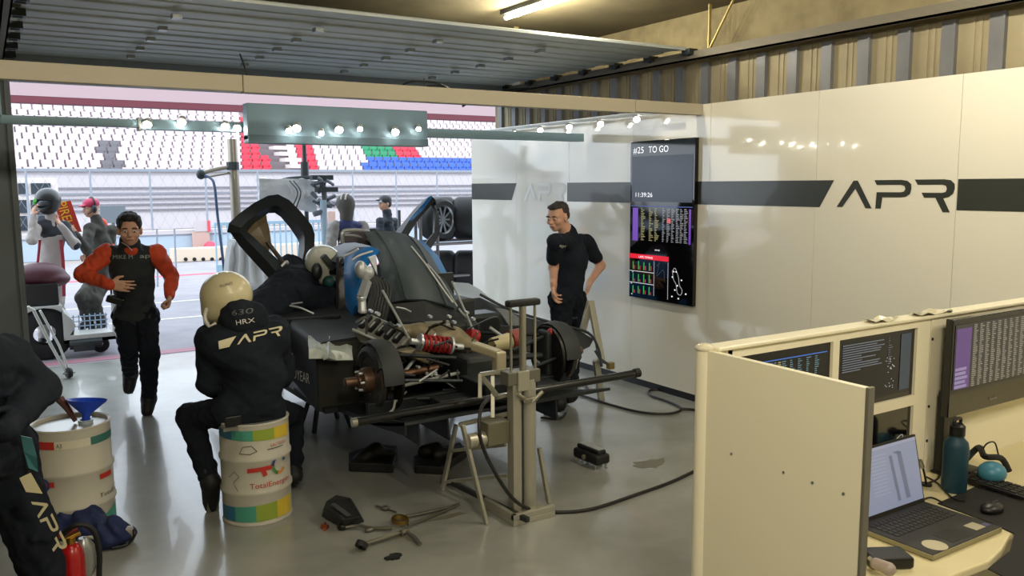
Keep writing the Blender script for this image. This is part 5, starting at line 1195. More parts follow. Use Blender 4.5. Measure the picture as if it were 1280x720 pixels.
mb = MB(); mb.add([scq(.02, .06, .001), scq(.985, .06, .001), scq(.985, .97, .001), scq(.02, .97, .001)], [(0, 1, 2, 3)]); mb.build('screen', emt('laptop_screen', '#7f88a6', .32), lt)
mb = MB()
for (a, b, c, d_) in ((.60, .14, .64, .8), (.72, .14, .78, .82), (.66, .8, .74, .84)): mb.add([scq(a+.02, b, .002), scq(c+.02, b, .002), scq(c-.03, d_, .002), scq(a-.03, d_, .002)], [(0, 1, 2, 3)])
mb.build('document_figure', emt('laptop_doc', '#666e88', .28), lt)
mb = MB(); mb.add([scq(.02, .93, .0015), scq(.985, .93, .0015), scq(.985, .97, .0015), scq(.02, .97, .0015)], [(0, 1, 2, 3)])
for k in range(12): mb.add([scq(.3, .84-.05*k, .0015), scq(.5+.06*R.random(), .84-.05*k, .0015), scq(.5, .855-.05*k, .0015), scq(.3, .855-.05*k, .0015)], [(0, 1, 2, 3)])
mb.build('toolbar', emt('laptop_bar', '#8a91ab', .36), lt)
# bottle, headset, mat, mouse, keyboard
bt = thing('water_bottle', 'matt teal water bottle with a black cap on the desk', 'bottle', (3.0, 1.665, .85)); bc = Vector((3.0, 1.665, .851))
MB().lathe([(0, 0), (.04, 0), (.044, .006), (.044, .17), (.040, .19), (.026, .205), (.025, .215), (0, .215)], bc, (0, 0, 1), 36).build('body', mat('bottle_teal', '#1f3f4d', .5, spec=.3), bt, smooth=True)
MB().lathe([(0, .215), (.028, .215), (.028, .25), (.02, .258), (0, .258)], bc, (0, 0, 1), 28).build('cap', m_black, bt, smooth=True)
MB().tube([bc+Vector((-.02, 0, .25)), bc+Vector((-.018, 0, .275)), bc+Vector((.018, 0, .275)), bc+Vector((.02, 0, .25))], .006).build('carry_loop', m_black, bt, smooth=True)
hp_ = thing('headset', 'blue ear defender headset lying on the desk right of the teal bottle', 'headset', (3.22, 1.66, .85))
mcu = mat('headset_blue', '#3f7f96', .4)
hc = pZ(1240, 589, .90)
MB().ell(Vector((hc.x, hc.y, .895)), (.055, .05, .042)).build('ear_cup', mcu, hp_, smooth=True)
hd_ = pZ(1216, 572, .90); MB().ell(Vector((hd_.x, hd_.y+.05, .90)), (.045, .035, .04)).build('ear_cup', mcu, hp_, smooth=True)
MB().tube([Vector((hd_.x, hd_.y+.03, .88)), Vector((hd_.x+.04, hd_.y+.0, .935)), Vector((hc.x, hc.y+.03, .95)), Vector((hc.x+.06, hc.y, .94)), Vector((hc.x+.085, hc.y-.02, .89))], .012).build('headband', m_rub, hp_, smooth=True)
MB().tube([pZ(1226, 570, .9), pY(1232, 556, hc.y+.05), pY(1243, 553, hc.y+.05), pY(1248, 568, hc.y+.05)], .003).build('cable', m_rub, hp_)
mtt = MB().prism([pZ(*a, .851) for a in ((1172, 630), (1220, 609), (1300, 634), (1340, 640), (1420, 700), (1300, 745), (1235, 712), (1262, 690), (1268, 668), (1240, 655))], (0, 0, .004))
tag(mtt.build('desk_mat', mat('mat_black', '#0d0c0a', .8)), 'black mouse mat covering the front right of the desk', 'mat')
kb_ = thing('keyboard', 'flat black keyboard behind the mouse mat', 'keyboard', tuple(pZ(1250, 610, .852)))
a, b = pZ(1222, 604, .852), pZ(1300, 628, .852); dd = (b-a).normalized(); s_d = Vector((-dd.y, dd.x, 0)); mk_ = Matrix((s_d, dd, Vector((0, 0, 1)))).transposed()
kc = (a+b)/2+Vector((0, 0, .014)); MB().box(kc, (.1, (b-a).length+.1, .014), mk_).build('case', m_black, kb_, bevel=.003)
mb = MB()
for r in range(4):
    for c in range(14): mb.box(kc+s_d*(-.036+r*.024)+dd*(-.2+c*.03)+Vector((0, 0, .009)), (.019, .024, .005), mk_)
mb.build('key_block', mat('key_black', '#1b1916', .5), kb_)
mo = thing('computer_mouse', 'black computer mouse on the black mat', 'mouse', tuple(pZ(1240, 634, .855)))
mc_ = pZ(1240, 634, .87); soft('shell', [el((mc_.x, mc_.y, .866), (.05, .032, .022))], m_black, mo, .004); MB().bb((mc_.x+.0, mc_.y-.004, .886), (mc_.x+.035, mc_.y+.004, .8885)).build('wheel', m_dmetal, mo)
tag(MB().tube([pZ(1158, 596, .855), pZ(1172, 604, .855), pZ(1190, 622, .856), pZ(1206, 626, .862)], .0035).tube([pZ(1150, 606, .855), pZ(1170, 600, .856), pZ(1176, 592, .856)], .0035).build('desk_cable', m_cab), 'thin black cables beside the teal bottle on the desk', 'cable')
tag(MB().tube([pZ(1152, 625, .855), pZ(1164, 622, .86), pZ(1178, 628, .862)], .0035).tube([pZ(1205, 592, .855), pZ(1216, 601, .856), pZ(1226, 610, .86)], .0035).build('mouse_cable', m_cab), 'thin black cable between laptop and mouse mat', 'cable')
mi = thing('desk_microphone', 'small black gooseneck stalk standing behind the laptop', 'microphone', tuple(pZ(1158, 606, .851)))
g0 = pZ(1158, 606, .853); MB().tube([g0, pY(1155, 590, g0.y), pY(1151, 578, g0.y)], .004).build('stalk', m_black, mi); MB().cyl(pY(1153, 584, g0.y), pY(1150, 576, g0.y), .009).build('tip', m_alu, mi); MB().cyl(g0-Vector((0, 0, .002)), g0+Vector((0, 0, .006)), .02).build('foot', m_black, mi)
# adaptor and plug
ad = thing('power_adaptor', 'black multi-socket adaptor beside the side partition', 'adaptor', tuple(pZ(1105, 700, .851)))
a_ = pZ(1108, 697, .87); MB().box(a_, (.13, .09, .035), Matrix.Rotation(-.5, 3, 'Z')).build('body', m_black, ad, bevel=.008)
for k in range(3): MB().tube([a_+Vector((-.05, .03+.012*k, .01)), a_+Vector((-.04, .06+.01*k, .035)), a_+Vector((-.02, .09+.02*k, .005))], .004).build('lead', m_cab, ad)
pg = thing('power_plug', 'grey mains plug lying on the black adaptor', 'plug', tuple(pZ(1103, 708, .89)))
pp_ = pZ(1103, 708, .90); soft('body', [rc(pp_-Vector((.0, .02, 0)), pp_+Vector((.0, .02, .0)), .02, .017, .01)], mat('plug_grey', '#9b8f86', .4), pg, .004); MB().cyl(pp_+Vector((0, .02, 0)), pp_+Vector((.0, .045, .01)), .006).build('pin', m_alu, pg)
# ================================================================== PEOPLE
m_skin = mat('skin_light', '#d3a58c', .55, spec=.3); m_skin2 = mat('skin_tan', '#c99c82', .55, spec=.3)
m_hair = mat('hair_dark', '#1c1714', .7, bump=.5, bscale=60); m_hairg = mat('hair_greying', '#3b3632', .7, bump=.5, bscale=60)
m_nav = mat('team_black_fabric', '#1e232c', .9, spec=.15, bump=.15, bscale=30); m_nav2 = mat('team_trouser_black', '#191d26', .9, spec=.15, bump=.15, bscale=30)
m_shoe = mat('shoe_black', '#0d0d0f', .6); m_sole = mat('shoe_sole_grey', '#77756f', .7)
m_eye = mat('eye_white', '#d8d4cc', .3); m_pup = mat('pupil', '#1a120e', .3); m_lip = mat('lips', '#8c5347', .5)
def nz(v): return Vector(v).normalized()
def hand_prims(w, d, n, t, s=1., curl=.5, fist=False):
    w = Vector(w); d = nz(d); n = nz(Vector(n)-d*d.dot(Vector(n))); t = nz(t); t = nz(t-d*d.dot(t)-n*n.dot(t)); P = []
    P.append(rc(w-d*.02*s, w+d*.02*s, .026*s, .027*s, .02, n, 1.25))
    P.append(rc(w+d*.03*s+t*.012*s, w+d*.075*s+t*.018*s, .021*s, .018*s, .015, n, 1.3)); P.append(rc(w+d*.03*s-t*.012*s, w+d*.07*s-t*.02*s, .021*s, .017*s, .015, n, 1.3))
    for j, (o, kl, L) in enumerate(((.031, .086, .072), (.0105, .092, .08), (-.0105, .088, .074), (-.031, .078, .058))):
        k = w+d*kl*s+t*o*s; P.append(rc(w+d*.03*s+t*o*.7*s, k, .015*s, .0105*s, .008)); p = k; an = 0
        for q, (fr_, r0) in enumerate(((.45, .0098), (.32, .0088), (.23, .0078))):
            an += curl*(.8, 1.1, .8)[q]*(1+.12*j); dd = d*math.cos(an)+n*math.sin(an)+t*(.06*(1.5-j)); e = p+nz(dd)*L*fr_*s; P.append(rc(p, e, r0*s, (r0-.0008)*s, .003)); p = e
    b = w+d*.018*s+t*.022*s; m_ = b+(t*.035+d*.03+n*.012)*s; e = m_+(d*.03+t*.008+n*(.012+.02*curl))*s; P += [rc(b, m_, .0155*s, .012*s, .01), rc(m_, e, .0112*s, .009*s, .003)]
    return P
def head_prims(c, fd, up, s=1.):
    c = Vector(c); fd = nz(fd); up = nz(up-fd*fd.dot(up)) if abs(fd.dot(Vector(up))) < .99 else Vector((0, 0, 1)); sd = fd.cross(up)
    A = (sd, fd, up); p = lambda x, y, z: c+(sd*x+fd*y+up*z)*s
    P = [el(p(0, -.012, .03), (.077*s, .096*s, .088*s), .03, A), el(p(0, .028, -.045), (.058*s, .062*s, .066*s), .035, A), rc(p(0, .068, -.085), p(0, .06, -.09), .022*s, .022*s, .025),
         rc(p(0, .088, .008), p(0, .108, -.028), .009*s, .015*s, .012), rc(p(-.012, .1, -.03), p(.012, .1, -.03), .009*s, .009*s, .008),
         rc(p(-.045, .07, .02), p(.045, .07, .02), .014*s, .014*s, .02), rc(p(-.018, .092, -.056), p(.018, .092, -.056), .008*s, .008*s, .01), rc(p(-.016, .09, -.067), p(.016, .09, -.067), .009*s, .009*s, .01)]
    for x in (-1, 1): P += [el(p(x*.078, -.008, -.012), (.012*s, .022*s, .034*s), .008, A), el(p(x*.045, .062, -.03), (.022*s, .025*s, .022*s), .02, A)]
    return P, p, A
class Fig:
    def __init__(s, label, foot, J, f, fd, up=(0, 0, 1), skin=None, h=.009, hands=None, scale=1., headr=1., group=None):
        s.J = {k: Vector(v) for k, v in J.items()}; s.f = nz(f); s.h = h; s.hs = headr
        s.root = thing('person', label, 'person', foot, group); J = s.J; S_ = scale; s.S = S_
        P, s.hp, s.A = head_prims(J['hed'], fd, Vector(up), headr)
        P += [rc(J['nec'], Vector(J['hed'])-s.A[1]*.02-s.A[2]*.05, .058*S_, .054*S_, .03), rc(J['pel'], J['che'], .11*S_, .125*S_, .03, f, 1.4), rc(J['che'], J['nec'], .12*S_, .06*S_, .03, f, 1.3), rc(J['sL'], J['sR'], .05*S_, .05*S_, .04)]
        for q in 'LR':
            P += [rc(J['s'+q], J['e'+q], .048*S_, .038*S_), rc(J['e'+q], J['w'+q], .038*S_, .026*S_), rc(J['h'+q], J['k'+q], .078*S_, .052*S_, .03), rc(J['k'+q], J['a'+q], .052*S_, .036*S_), rc(J['a'+q], J['t'+q], .036*S_, .028*S_)]
            hd = (hands or {}).get(q, {}); d = hd.get('d', J['w'+q]-J['e'+q]); sg = 1 if q == 'L' else -1
            P += hand_prims(J['w'+q], d, hd.get('n', s.side()*(-sg)), hd.get('t', s.f), hd.get('s', 1.)*S_, hd.get('curl', .45))
        s.body = soft('body', P, skin or m_skin, s.root, h)
    def side(s): return nz(s.f.cross(Vector((0, 0, 1))))*-1       # towards the figure's left
    def face(s, eyes=True):
        p = s.hp; S_ = s.hs; e = MB(); q = MB(); b = MB()
        for x in (-.032, .032):
            e.ell(p(x, .083, .0), (.014*S_, .01*S_, .009*S_), Matrix(s.A).transposed(), 10, 8); q.ell(p(x, .092, -.001), (.006*S_, .004*S_, .006*S_), Matrix(s.A).transposed(), 8, 6)
            b.tube([p(x-.016, .094, .022), p(x, .099, .027), p(x+.016, .094, .022)], .0045*S_, n=6)
        e.build('eyes', m_eye, s.root, smooth=True); q.build('pupils', m_pup, s.root); b.build('eyebrows', m_hair, s.root)
        MB().tube([p(-.022, .094, -.063), p(0, .104, -.061), p(.022, .094, -.063)], .0045*S_, n=6).build('lips', m_lip, s.root, smooth=True)
    def torso(s, m, name='jacket', o=.0, low=True, amp=.004, collar=True, sleeves=True, short=False, sleeve_m=None, h=None, extra=()):
        J = s.J; S_ = s.S; h = h or s.h; P = [rc(J['pel'], J['che'], (.125+o)*S_, (.145+o)*S_, .04, s.f, 1.35), rc(J['che'], J['nec'], (.14+o)*S_, .075*S_, .04, s.f, 1.25), rc(J['sL'].lerp(J['sR'], .12 if sleeve_m else 0), J['sR'].lerp(J['sL'], .12 if sleeve_m else 0), (.062+o)*S_, (.062+o)*S_, .05)]
        if collar: P.append(rc(J['nec']-Vector((0, 0, .01)), J['nec']+(J['hed']-J['nec'])*.28, .07*S_, .066*S_, .02))
        if low: P.append(rc(J['hL'], J['hR'], (.098+o)*S_, (.098+o)*S_, .05))
        A = list(extra)
        for q in 'LR':
            if short: m_ = J['s'+q]+(J['e'+q]-J['s'+q])*.62; X = [rc(J['s'+q], m_, (.06+o)*S_, (.062+o)*S_, .03)]
            elif sleeves: X = [rc(J['s'+q], J['e'+q], (.062+o)*S_, (.052+o)*S_, .03), rc(J['e'+q], J['w'+q], (.052+o)*S_, (.037+o*.6)*S_, .02)]
            else: X = []
            if sleeve_m and X: soft('sleeve', X+[rc(J['s'+q]+(J['nec']-J['s'+q])*.04, J['s'+q], (.068+o)*S_, (.068+o)*S_, .03)], sleeve_m, s.root, h, amp)
            else: A += X
        return soft(name, P+A, m, s.root, h, amp)
    def legs(s, m, name='trousers', o=.0, amp=.005, h=None, knee=False):
        J = s.J; S_ = s.S; P = [rc(J['hL'], J['hR'], (.1+o)*S_, (.1+o)*S_, .05), rc(J['pel'], J['pel']+(J['che']-J['pel'])*.25, .122*S_, .12*S_, .04, s.f, 1.35)]
        for q in 'LR': P += [rc(J['h'+q], J['k'+q], (.094+o)*S_, (.068+o)*S_, .03), rc(J['k'+q], J['a'+q]+(J['k'+q]-J['a'+q])*.1, (.068+o)*S_, (.056+o)*S_, .03)]
        return soft(name, P, m, s.root, h or s.h, amp)
    def shoes(s, m=None):
        J = s.J
        for q in 'LR':
            a, t = J['a'+q], J['t'+q]; d = nz(t-a); k = nz((J['k'+q]-a)); toe = t
            z_ = max(1, s.S)*1.08; sh = soft('shoe', [rc(a+k*.06, a-k*.02-d*.015, .052*z_, .05*z_, .02), rc(a-k*.03-d*.02, toe, .043*z_, .04*z_, .03), rc(a-k*.02, toe-d*.05, .048*z_, .04*z_, .03)], m or m_shoe, s.root, .008)
            MB().beam(a-k*.068-d*.05, toe-k*.026+d*.03-k*.008, .075, .02, up=k).build('sole', m_sole, sh, bevel=.008)
    def hair(s, m, prims):
        return soft('hair', [el(s.hp(*c), tuple(x*s.hs for x in r), .02, s.A) for c, r in prims], m, s.root, .006, .003, wl=.03)
def stdhair(m): return [((0, -.03, .045), (.084, .098, .088)), ((0, .03, .092), (.07, .07, .04)), ((0, -.06, -.01), (.074, .06, .07))]
def helmet(par, c, fd, up, m, r=.14, name='helmet', visor='#22272b', band=None, full=True):
    c = Vector(c); fd = nz(fd); up = Vector(up); up = nz(up-fd*fd.dot(up)); sd = fd.cross(up); A = (sd, fd, up); k = r/.14
    p = lambda x, y, z: c+(sd*x+fd*y+up*z)*k
    P = [el(p(0, -.01, .02), (.132*k, .148*k, .135*k), .03, A)]
    if full: P += [el(p(0, .035, -.06), (.108*k, .115*k, .08*k), .04, A)]
    else: P += [el(p(0, -.03, -.04), (.118*k, .12*k, .09*k), .04, A)]
    cuts = [el(p(0, .14, .01), (.088*k, .07*k, .048*k), .02, A)] if full else [el(p(0, .14, -.05), (.1*k, .1*k, .11*k), .02, A)]
    hm = soft(name, P, m, par, .008, 0, cuts)
    if full: MB().ell(p(0, .075, .01), (.092*k, .068*k, .052*k), Matrix(A).transposed(), 20, 12).build('visor', mat('visor_'+visor[1:], visor, .12, coat=.5), hm, smooth=True)
    MB().torus(p(0, -.0, -.075), up, .085*k, .012*k, 26, 6).build('neck_roll', m_black, hm, smooth=True)
    return hm, p, A

# 1 running mechanic -------------------------------------------------------------
Y = 7.85
J = dict(pel=pY(170, 390, 7.95), che=pY(165, 335, 7.8), nec=pY(163, 308, 7.72), hed=pY(162, 287, 7.66),
         sR=pY(132, 318, 7.82), eR=pY(103, 343, 7.8), wR=pY(137, 356, 7.55), sL=pY(195, 318, 7.74), eL=pY(214, 345, 7.85), wL=pY(212, 369, 7.7),
         hR=pY(158, 396, 7.98), hL=pY(182, 396, 7.92), kR=pY(161, 434, 7.85), aR=pY(163, 467, 8.25), tR=pY(161, 486, 8.22),
         kL=pY(187, 446, 7.75), aL=pY(186, 497, 7.86), tL=pZ(184, 514, .035))
f1 = Fig('mechanic with dark hair and orange sleeves jogging into the garage', pZ(184, 510), J, (-.1, -1, 0), (-.12, -1, -.12), (0, -.08, 1), m_skin2, .008,
         {'R': dict(d=(1, -.2, -.15), n=(.2, 1, 0), t=(0, -.1, 1), curl=.15), 'L': dict(d=(-.25, -.3, -1), n=(-1, 0, .2), t=(-.3, -1, 0), curl=1.1)}, headr=1.12, scale=1.16)
f1.face(); f1.hair(m_hair, [((0, -.03, .05), (.084, .098, .086)), ((0, .04, .098), (.066, .055, .03)), ((0, -.06, -.005), (.078, .06, .07)), ((-.06, .0, .05), (.025, .06, .05)), ((.06, .0, .05), (.025, .06, .05))])
m_or = mat('orange_fabric', '#d04a26', .75, bump=.2, bscale=25)
m_ov = mat('overall_charcoal', '#24292c', .85, bump=.15, bscale=30)
v1 = f1.torso(m_ov, 'overall_top', .005, sleeve_m=m_or); f1.legs(m_nav2, 'overall_trousers'); f1.shoes()
soft('orange_collar', [rc(f1.J['nec']+Vector((0, -.02, -.02)), f1.J['nec']+Vector((0, 0, .045)), .066, .07, .02)], m_or, f1.root, .008)
mb = MB(); xd = Vector((1, -.1, 0)); letter(mb, 'MIKE M', .05, (0, 0, 0), (1, 0, 0), (0, 1, 0), width=.15, mapf=draper(v1, pY(141, 325, 7.62), xd, (0, 0, 1)))
letter(mb, 'apr', .05, (0, 0, 0), (1, 0, 0), (0, 1, 0), width=.12, mapf=draper(v1, pY(175, 323, 7.62), xd, (0, 0, 1))); mb.build('chest_lettering', mat('grey_print', '#9aa0a0', .5), v1)
mb = MB(); mb.tube([pY(152, 303, 7.6), pY(160, 308, 7.55), pY(165, 313, 7.55)], .004); mb.build('neck_chain', m_sil, f1.root)
tag(MB().beam(pY(134, 372, 7.72), pY(155, 378, 7.68), .09, .06).build('radio_pouch', m_black, bevel=.01), 'black radio pouch on the hip of the running mechanic', 'pouch')

# 2 mechanic sitting on the drum ------------------------------------------------
hc = pY(281, 374, 4.95)
J = dict(pel=Vector((1.29, 4.98, .74)), che=pY(306, 452, 5.06), nec=pY(300, 404, 5.12), hed=pY(283, 377, 5.16),
         sL=pY(263, 424, 5.08), eL=pY(262, 478, 5.12), wL=pY(290, 500, 5.5), sR=pY(343, 412, 5.1), eR=pY(352, 470, 5.2), wR=pY(362, 452, 5.5),
         hL=pY(290, 514, 5.03), kL=pY(237, 520, 5.28), aL=pY(262, 600, 5.12), tL=pZ(264, 632, .035),
         hR=pY(333, 512, 5.03), kR=pY(366, 520, 5.42), aR=pY(366, 578, 5.3), tR=pY(362, 600, 5.42))
J['tR'].z = .04; J['aR'].z = .11
f2 = Fig('mechanic in a cream helmet sitting on the labelled drum, back to the camera', (1.25, 5.1, 0), J, (.45, 1, 0), (-.5, 1, -.15), (-.1, .15, 1), m_skin, .009)
j2 = f2.torso(m_nav, 'jacket', .022, h=.009, amp=.0025, extra=[rc(pY(276, 430, 5.0), pY(338, 424, 5.03), .12, .12, .05), rc(pY(300, 440, 4.98), pY(330, 470, 5.0), .14, .14, .05)]); f2.legs(m_nav2, 'trousers', .006); f2.shoes()
hood2 = soft('hood_collar', [rc(pY(297, 392, 4.97), pY(314, 393, 5.0), .095, .085, .04), rc(pY(296, 404, 5.0), pY(318, 404, 5.03), .10, .09, .04)], m_nav, f2.root, .009, .003)
hm, hpf, hA = helmet(f2.root, pY(282, 374, 5.1), (-.6, 1, -.2), (-.1, .25, 1), mat('helmet_cream', '#cfc6a0', .3, coat=.4), .152)
MB().tube([pY(258, 386, 5.05), pY(256, 398, 5.0), pY(262, 408, 5.0), pY(270, 404, 5.0)], .011).build('headset_boom', mat('boom_white', '#c9c6ba', .4), hm, smooth=True)
mb = MB(); dr_ = draper(hm, pY(277, 361, 4.9), (1, -.1, .22), (-.1, 0, 1)); letter(mb, 'ALLIANCE', .02, (0, 0, 0), (1, 0, 0), (0, 1, 0), width=.075, mapf=dr_); mb.build('helmet_lettering', m_ink, hm)
dj = draper(j2, pY(284, 433, 4.8), _r+_u*.21, _u-_r*.05, .006); kk_ = 4.95/FPX*1.06
g = MB(); apr(g, draper(j2, pY(288, 433, 4.75), _r+_u*.24, _u-_r*.1, .014, (hood2,)), .054, sub=4, block=True); g.build('back_lettering', mat('gold_white_print', '#cfc8a4', .5), j2)
g = MB(); letter(g, 'HRX', .04, (0, 0, 0), (1, 0, 0), (0, 1, 0), width=.085, mapf=draper(j2, pY(283, 408, 4.75), _r+_u*.16, _u, .006, (hood2,))); g.build('small_lettering', mat('white_vinyl', '#e4e4dd', .3), j2)
g = MB(); letter(g, '630', .045, (0, 0, 0), (1, 0, 0), (0, 1, 0), width=.10, mapf=draper(j2, pY(277, 396, 4.75), _r+_u*.14, _u, .006, (hood2,))); g.build('number_print', mat('dim_print', '#555a60', .5), j2)
MB().box(pY(291, 526, 4.72), (.09, .03, .06)).build('belt_pouch', m_black, f2.root, bevel=.008); MB().box(pY(288, 536, 4.74), (.08, .02, .02)).build('pouch_tag', m_sole, f2.root)

# 3 mechanic leaning into the cockpit --------------------------------------------
J = dict(pel=pY(327, 390, 6.5), che=pY(364, 362, 6.7), nec=pY(388, 348, 6.75), hed=pY(404, 333, 6.72),
         sL=pY(362, 338, 7.0), eL=pY(398, 352, 7.15), wL=pY(430, 356, 7.2), sR=pY(378, 374, 6.5), eR=pY(408, 378, 6.45), wR=pY(426, 370, 6.62),
         hL=pY(318, 395, 6.65), kL=pZ(309, 560)+Vector((0, .35, .5)), aL=pZ(304, 562)+Vector((0, .25, .11)), tL=pZ(308, 562)+Vector((.12, .3, .03)),
         hR=pY(322, 412, 6.35), kR=pZ(312, 575)+Vector((.05, .2, .5)), aR=pZ(306, 570)+Vector((-.02, .1, .11)), tR=pZ(306, 570)+Vector((.12, .18, .03)))
f3 = Fig('mechanic in black with a white helmet leaning into the car cockpit', pZ(304, 566)+Vector((0, .2, 0)), J, (.45, .1, -1), (.75, -.35, -.55), (.4, -.1, .85), m_skin, .01, scale=1.25)
f3.torso(m_nav, 'jacket', .04, h=.01, amp=.006); f3.legs(m_nav2, 'trousers', .01); f3.shoes()
hm, hpf, hA = helmet(f3.root, pY(405, 332, 6.66), (.55, -.75, -.42), (.2, -.3, .9), mat('helmet_white', '#c6c9bd', .3, coat=.4), .152)
MB().prism([pY(403, 322, 6.42), pY(408, 318, 6.42), pY(420, 333, 6.42), pY(416, 338, 6.42)], (0, .06, 0)).build('dark_flash', m_dmetal, hm)
MB().ell(pY(396, 339, 6.52), (.045, .04, .07)).build('ear_shell', m_dmetal, hm, smooth=True); MB().ell(pY(411, 352, 6.52), (.05, .05, .05)).build('teal_chin_pad', mat('dark_teal', '#1c4a48', .5), hm, smooth=True)

# 4 man by the wall -------------------------------------------------------------
J = dict(pel=pY(709, 366, 6.35), che=pY(712, 322, 6.35), nec=pY(710, 292, 6.35), hed=pY(697, 271, 6.35),
         sR=pY(694, 302, 6.15), eR=pY(692, 334, 6.28), wR=pY(692, 356, 6.18), sL=pY(732, 302, 6.5), eL=pY(751, 332, 6.55), wL=pY(737, 353, 6.42),
         hR=pY(702, 374, 6.28), hL=pY(717, 374, 6.42), kR=pY(702, 434, 6.2), kL=pY(716, 434, 6.4), aR=pZ(697, 503, .1), aL=pZ(712, 492, .1), tR=pZ(686, 512, .035), tL=pZ(702, 500, .035))
f4 = Fig('grey-haired man in a black t-shirt standing by the white wall, hand on hip', pZ(700, 500), J, (-.75, -.66, 0), (-1, -.35, -.22), (0, 0, 1), m_skin, .007,
         {'L': dict(d=(-.5, -.15, -.9), n=(-.8, .2, 0), t=(-.5, -.6, .3), curl=.25), 'R': dict(d=(.2, .2, -.9), curl=.5)}, headr=1.1, scale=1.2)
f4.face(); f4.hair(m_hairg, [((0, -.034, .045), (.081, .092, .08)), ((0, .03, .092), (.062, .055, .026)), ((0, -.062, -.0), (.072, .05, .06))])
ts_ = f4.torso(m_nav, 't_shirt', .0, short=True, collar=False, low=False, h=.008); f4.legs(m_nav2, 'trousers', .0); f4.shoes()
g = MB(); letter(g, 'apr', .04, (0, 0, 0), (1, 0, 0), (0, 1, 0), width=.07, mapf=draper(ts_, pY(699, 309, 6.1), _r, _u)); g.build('chest_logo', mat('white_vinyl', '#e4e4dd', .3), ts_)
g = MB(); letter(g, 'apr', .03, (0, 0, 0), (1, 0, 0), (0, 1, 0), width=.06, mapf=draper(bpy.data.objects[[o.name for o in f4.root.children if o.name.startswith('trousers')][0]], pY(716, 399, 6.2), _r, _u)); g.build('leg_logo', mat('dim_print', '#555a60', .5), f4.root)

# 5 mechanic at the left edge, bending, in the foreground ------------------------
Yf = 3.9
J = dict(pel=pY(-30, 560, Yf), che=pY(-40, 470, Yf-.1), nec=pY(-55, 430, Yf-.2), hed=pY(-85, 415, Yf-.25),
         sR=pY(8, 448, Yf), eR=pY(48, 485, Yf-.05), wR=pY(22, 520, Yf-.25), sL=pY(-70, 455, Yf-.3), eL=pY(-60, 520, Yf-.4), wL=pY(-30, 560, Yf-.4),
         hR=pY(2, 560, Yf+.02), kR=pY(38, 660, Yf+.0), aR=pY(70, 775, Yf+.05), tR=pY(60, 800, Yf-.1), hL=pY(-55, 570, Yf-.2), kL=pY(-45, 680, Yf-.25), aL=pY(-30, 790, Yf-.3), tL=pY(-40, 810, Yf-.45))
for q in 'LR': J['a'+q].z = .11; J['t'+q].z = .04
f5 = Fig('mechanic in black team kit bending at the left edge of the picture', (J['aR'].x, J['aR'].y, 0), J, (.3, -.8, -.4), (.2, -.8, -.6), (0, 0, 1), m_skin, .009, {'R': dict(n=(-1, 0, 0), t=(0, -1, 0), curl=.6)})
f5.torso(m_nav, 'jacket', .03, h=.009); tr5 = f5.legs(m_nav2, 'trousers', .025); f5.shoes()
soft('black_glove', hand_prims(f5.J['wR'], f5.J['wR']-f5.J['eR'], (-1, 0, 0), (0, -1, 0), 1.12, .6)+[rc(f5.J['wR'], f5.J['wR']+(f5.J['wR']-f5.J['eR']).normalized()*.1, .045, .045)], m_nav, f5.root, .006)
sw5 = MB().sheet([[pY(26, 545, Yf-.16), pY(40, 548, Yf-.16)], [pY(30, 565, Yf-.16), pY(46, 572, Yf-.16)], [pY(36, 585, Yf-.16), pY(48, 590, Yf-.14)]], .01)
sw5.build('teal_patch', mat('teal_patch', '#2d6468', .5), f5.root)
a5, b5 = pY(40, 600, Yf-.3), pY(72, 690, Yf-.3); xd = nz(b5-a5); yd = nz(Vector(_r)*.95+_u*.32)
g = MB(); apr(g, draper(tr5, pY(41, 626, Yf-.4), _r*.43-_u*.9, _r*.9+_u*.43, .014), .055, sub=4, block=True); g.build('leg_lettering', mat('gold_white_print', '#cfc8a4', .5), tr5)

# 6 driver putting the helmet on ---------------------------------------------------
Yd = 11.9
J = dict(pel=pY(62, 345, Yd), che=pY(64, 300, Yd), nec=pY(64, 272, Yd), hed=pY(62, 254, Yd-.02), sL=pY(46, 283, Yd-.05), eL=pY(40, 300, Yd-.3), wL=pY(42, 270, Yd-.25),
         sR=pY(80, 284, Yd), eR=pY(94, 306, Yd-.1), wR=pY(76, 282, Yd-.22), hL=pY(55, 352, Yd), kL=pY(55, 390, Yd-.05), aL=pZ(56, 424, .1)+Vector((0, .2, 0)), tL=pZ(52, 428, .04),
         hR=pY(70, 352, Yd), kR=pY(72, 390, Yd-.05), aR=pZ(74, 424, .1)+Vector((0, .2, 0)), tR=pZ(76, 428, .04))
f6 = Fig('driver in a pale race suit adjusting a black and green helmet', (J['aL'].x, Yd, 0), J, (-.5, -.86, 0), (-.75, -.6, 0), (0, 0, 1), m_skin, .012, {'L': dict(d=(.1, 0, 1), n=(.6, .3, 0), curl=.4), 'R': dict(d=(-.5, .1, 1), curl=.4)})
m_suit = mat('suit_pale', '#b3aca8', .8, bump=.2, bscale=20); m_sd = mat('suit_dark', '#33363d', .8)
t6 = f6.torso(m_suit, 'race_suit_top', .01, sleeve_m=m_suit); f6.legs(m_suit, 'race_suit_legs', .01); f6.shoes()
soft('dark_shoulder_yoke', [rc(J['sL'], J['sR'], .085, .085, .04), rc(J['sR'], J['eR'], .074, .068), rc(J['che']+Vector((0, 0, .08)), J['nec'], .155, .08, .03, (.5, .86, 0), 1.25)], m_sd, f6.root, .012, .004)
MB().tube([pY(76, 300, Yd-.2), pY(79, 330, Yd-.18), pY(80, 370, Yd-.15)], .02).tube([pY(50, 300, Yd-.22), pY(47, 330, Yd-.2)], .015).build('red_side_stripe', mat('stripe_red', '#9c2a38', .6), f6.root)
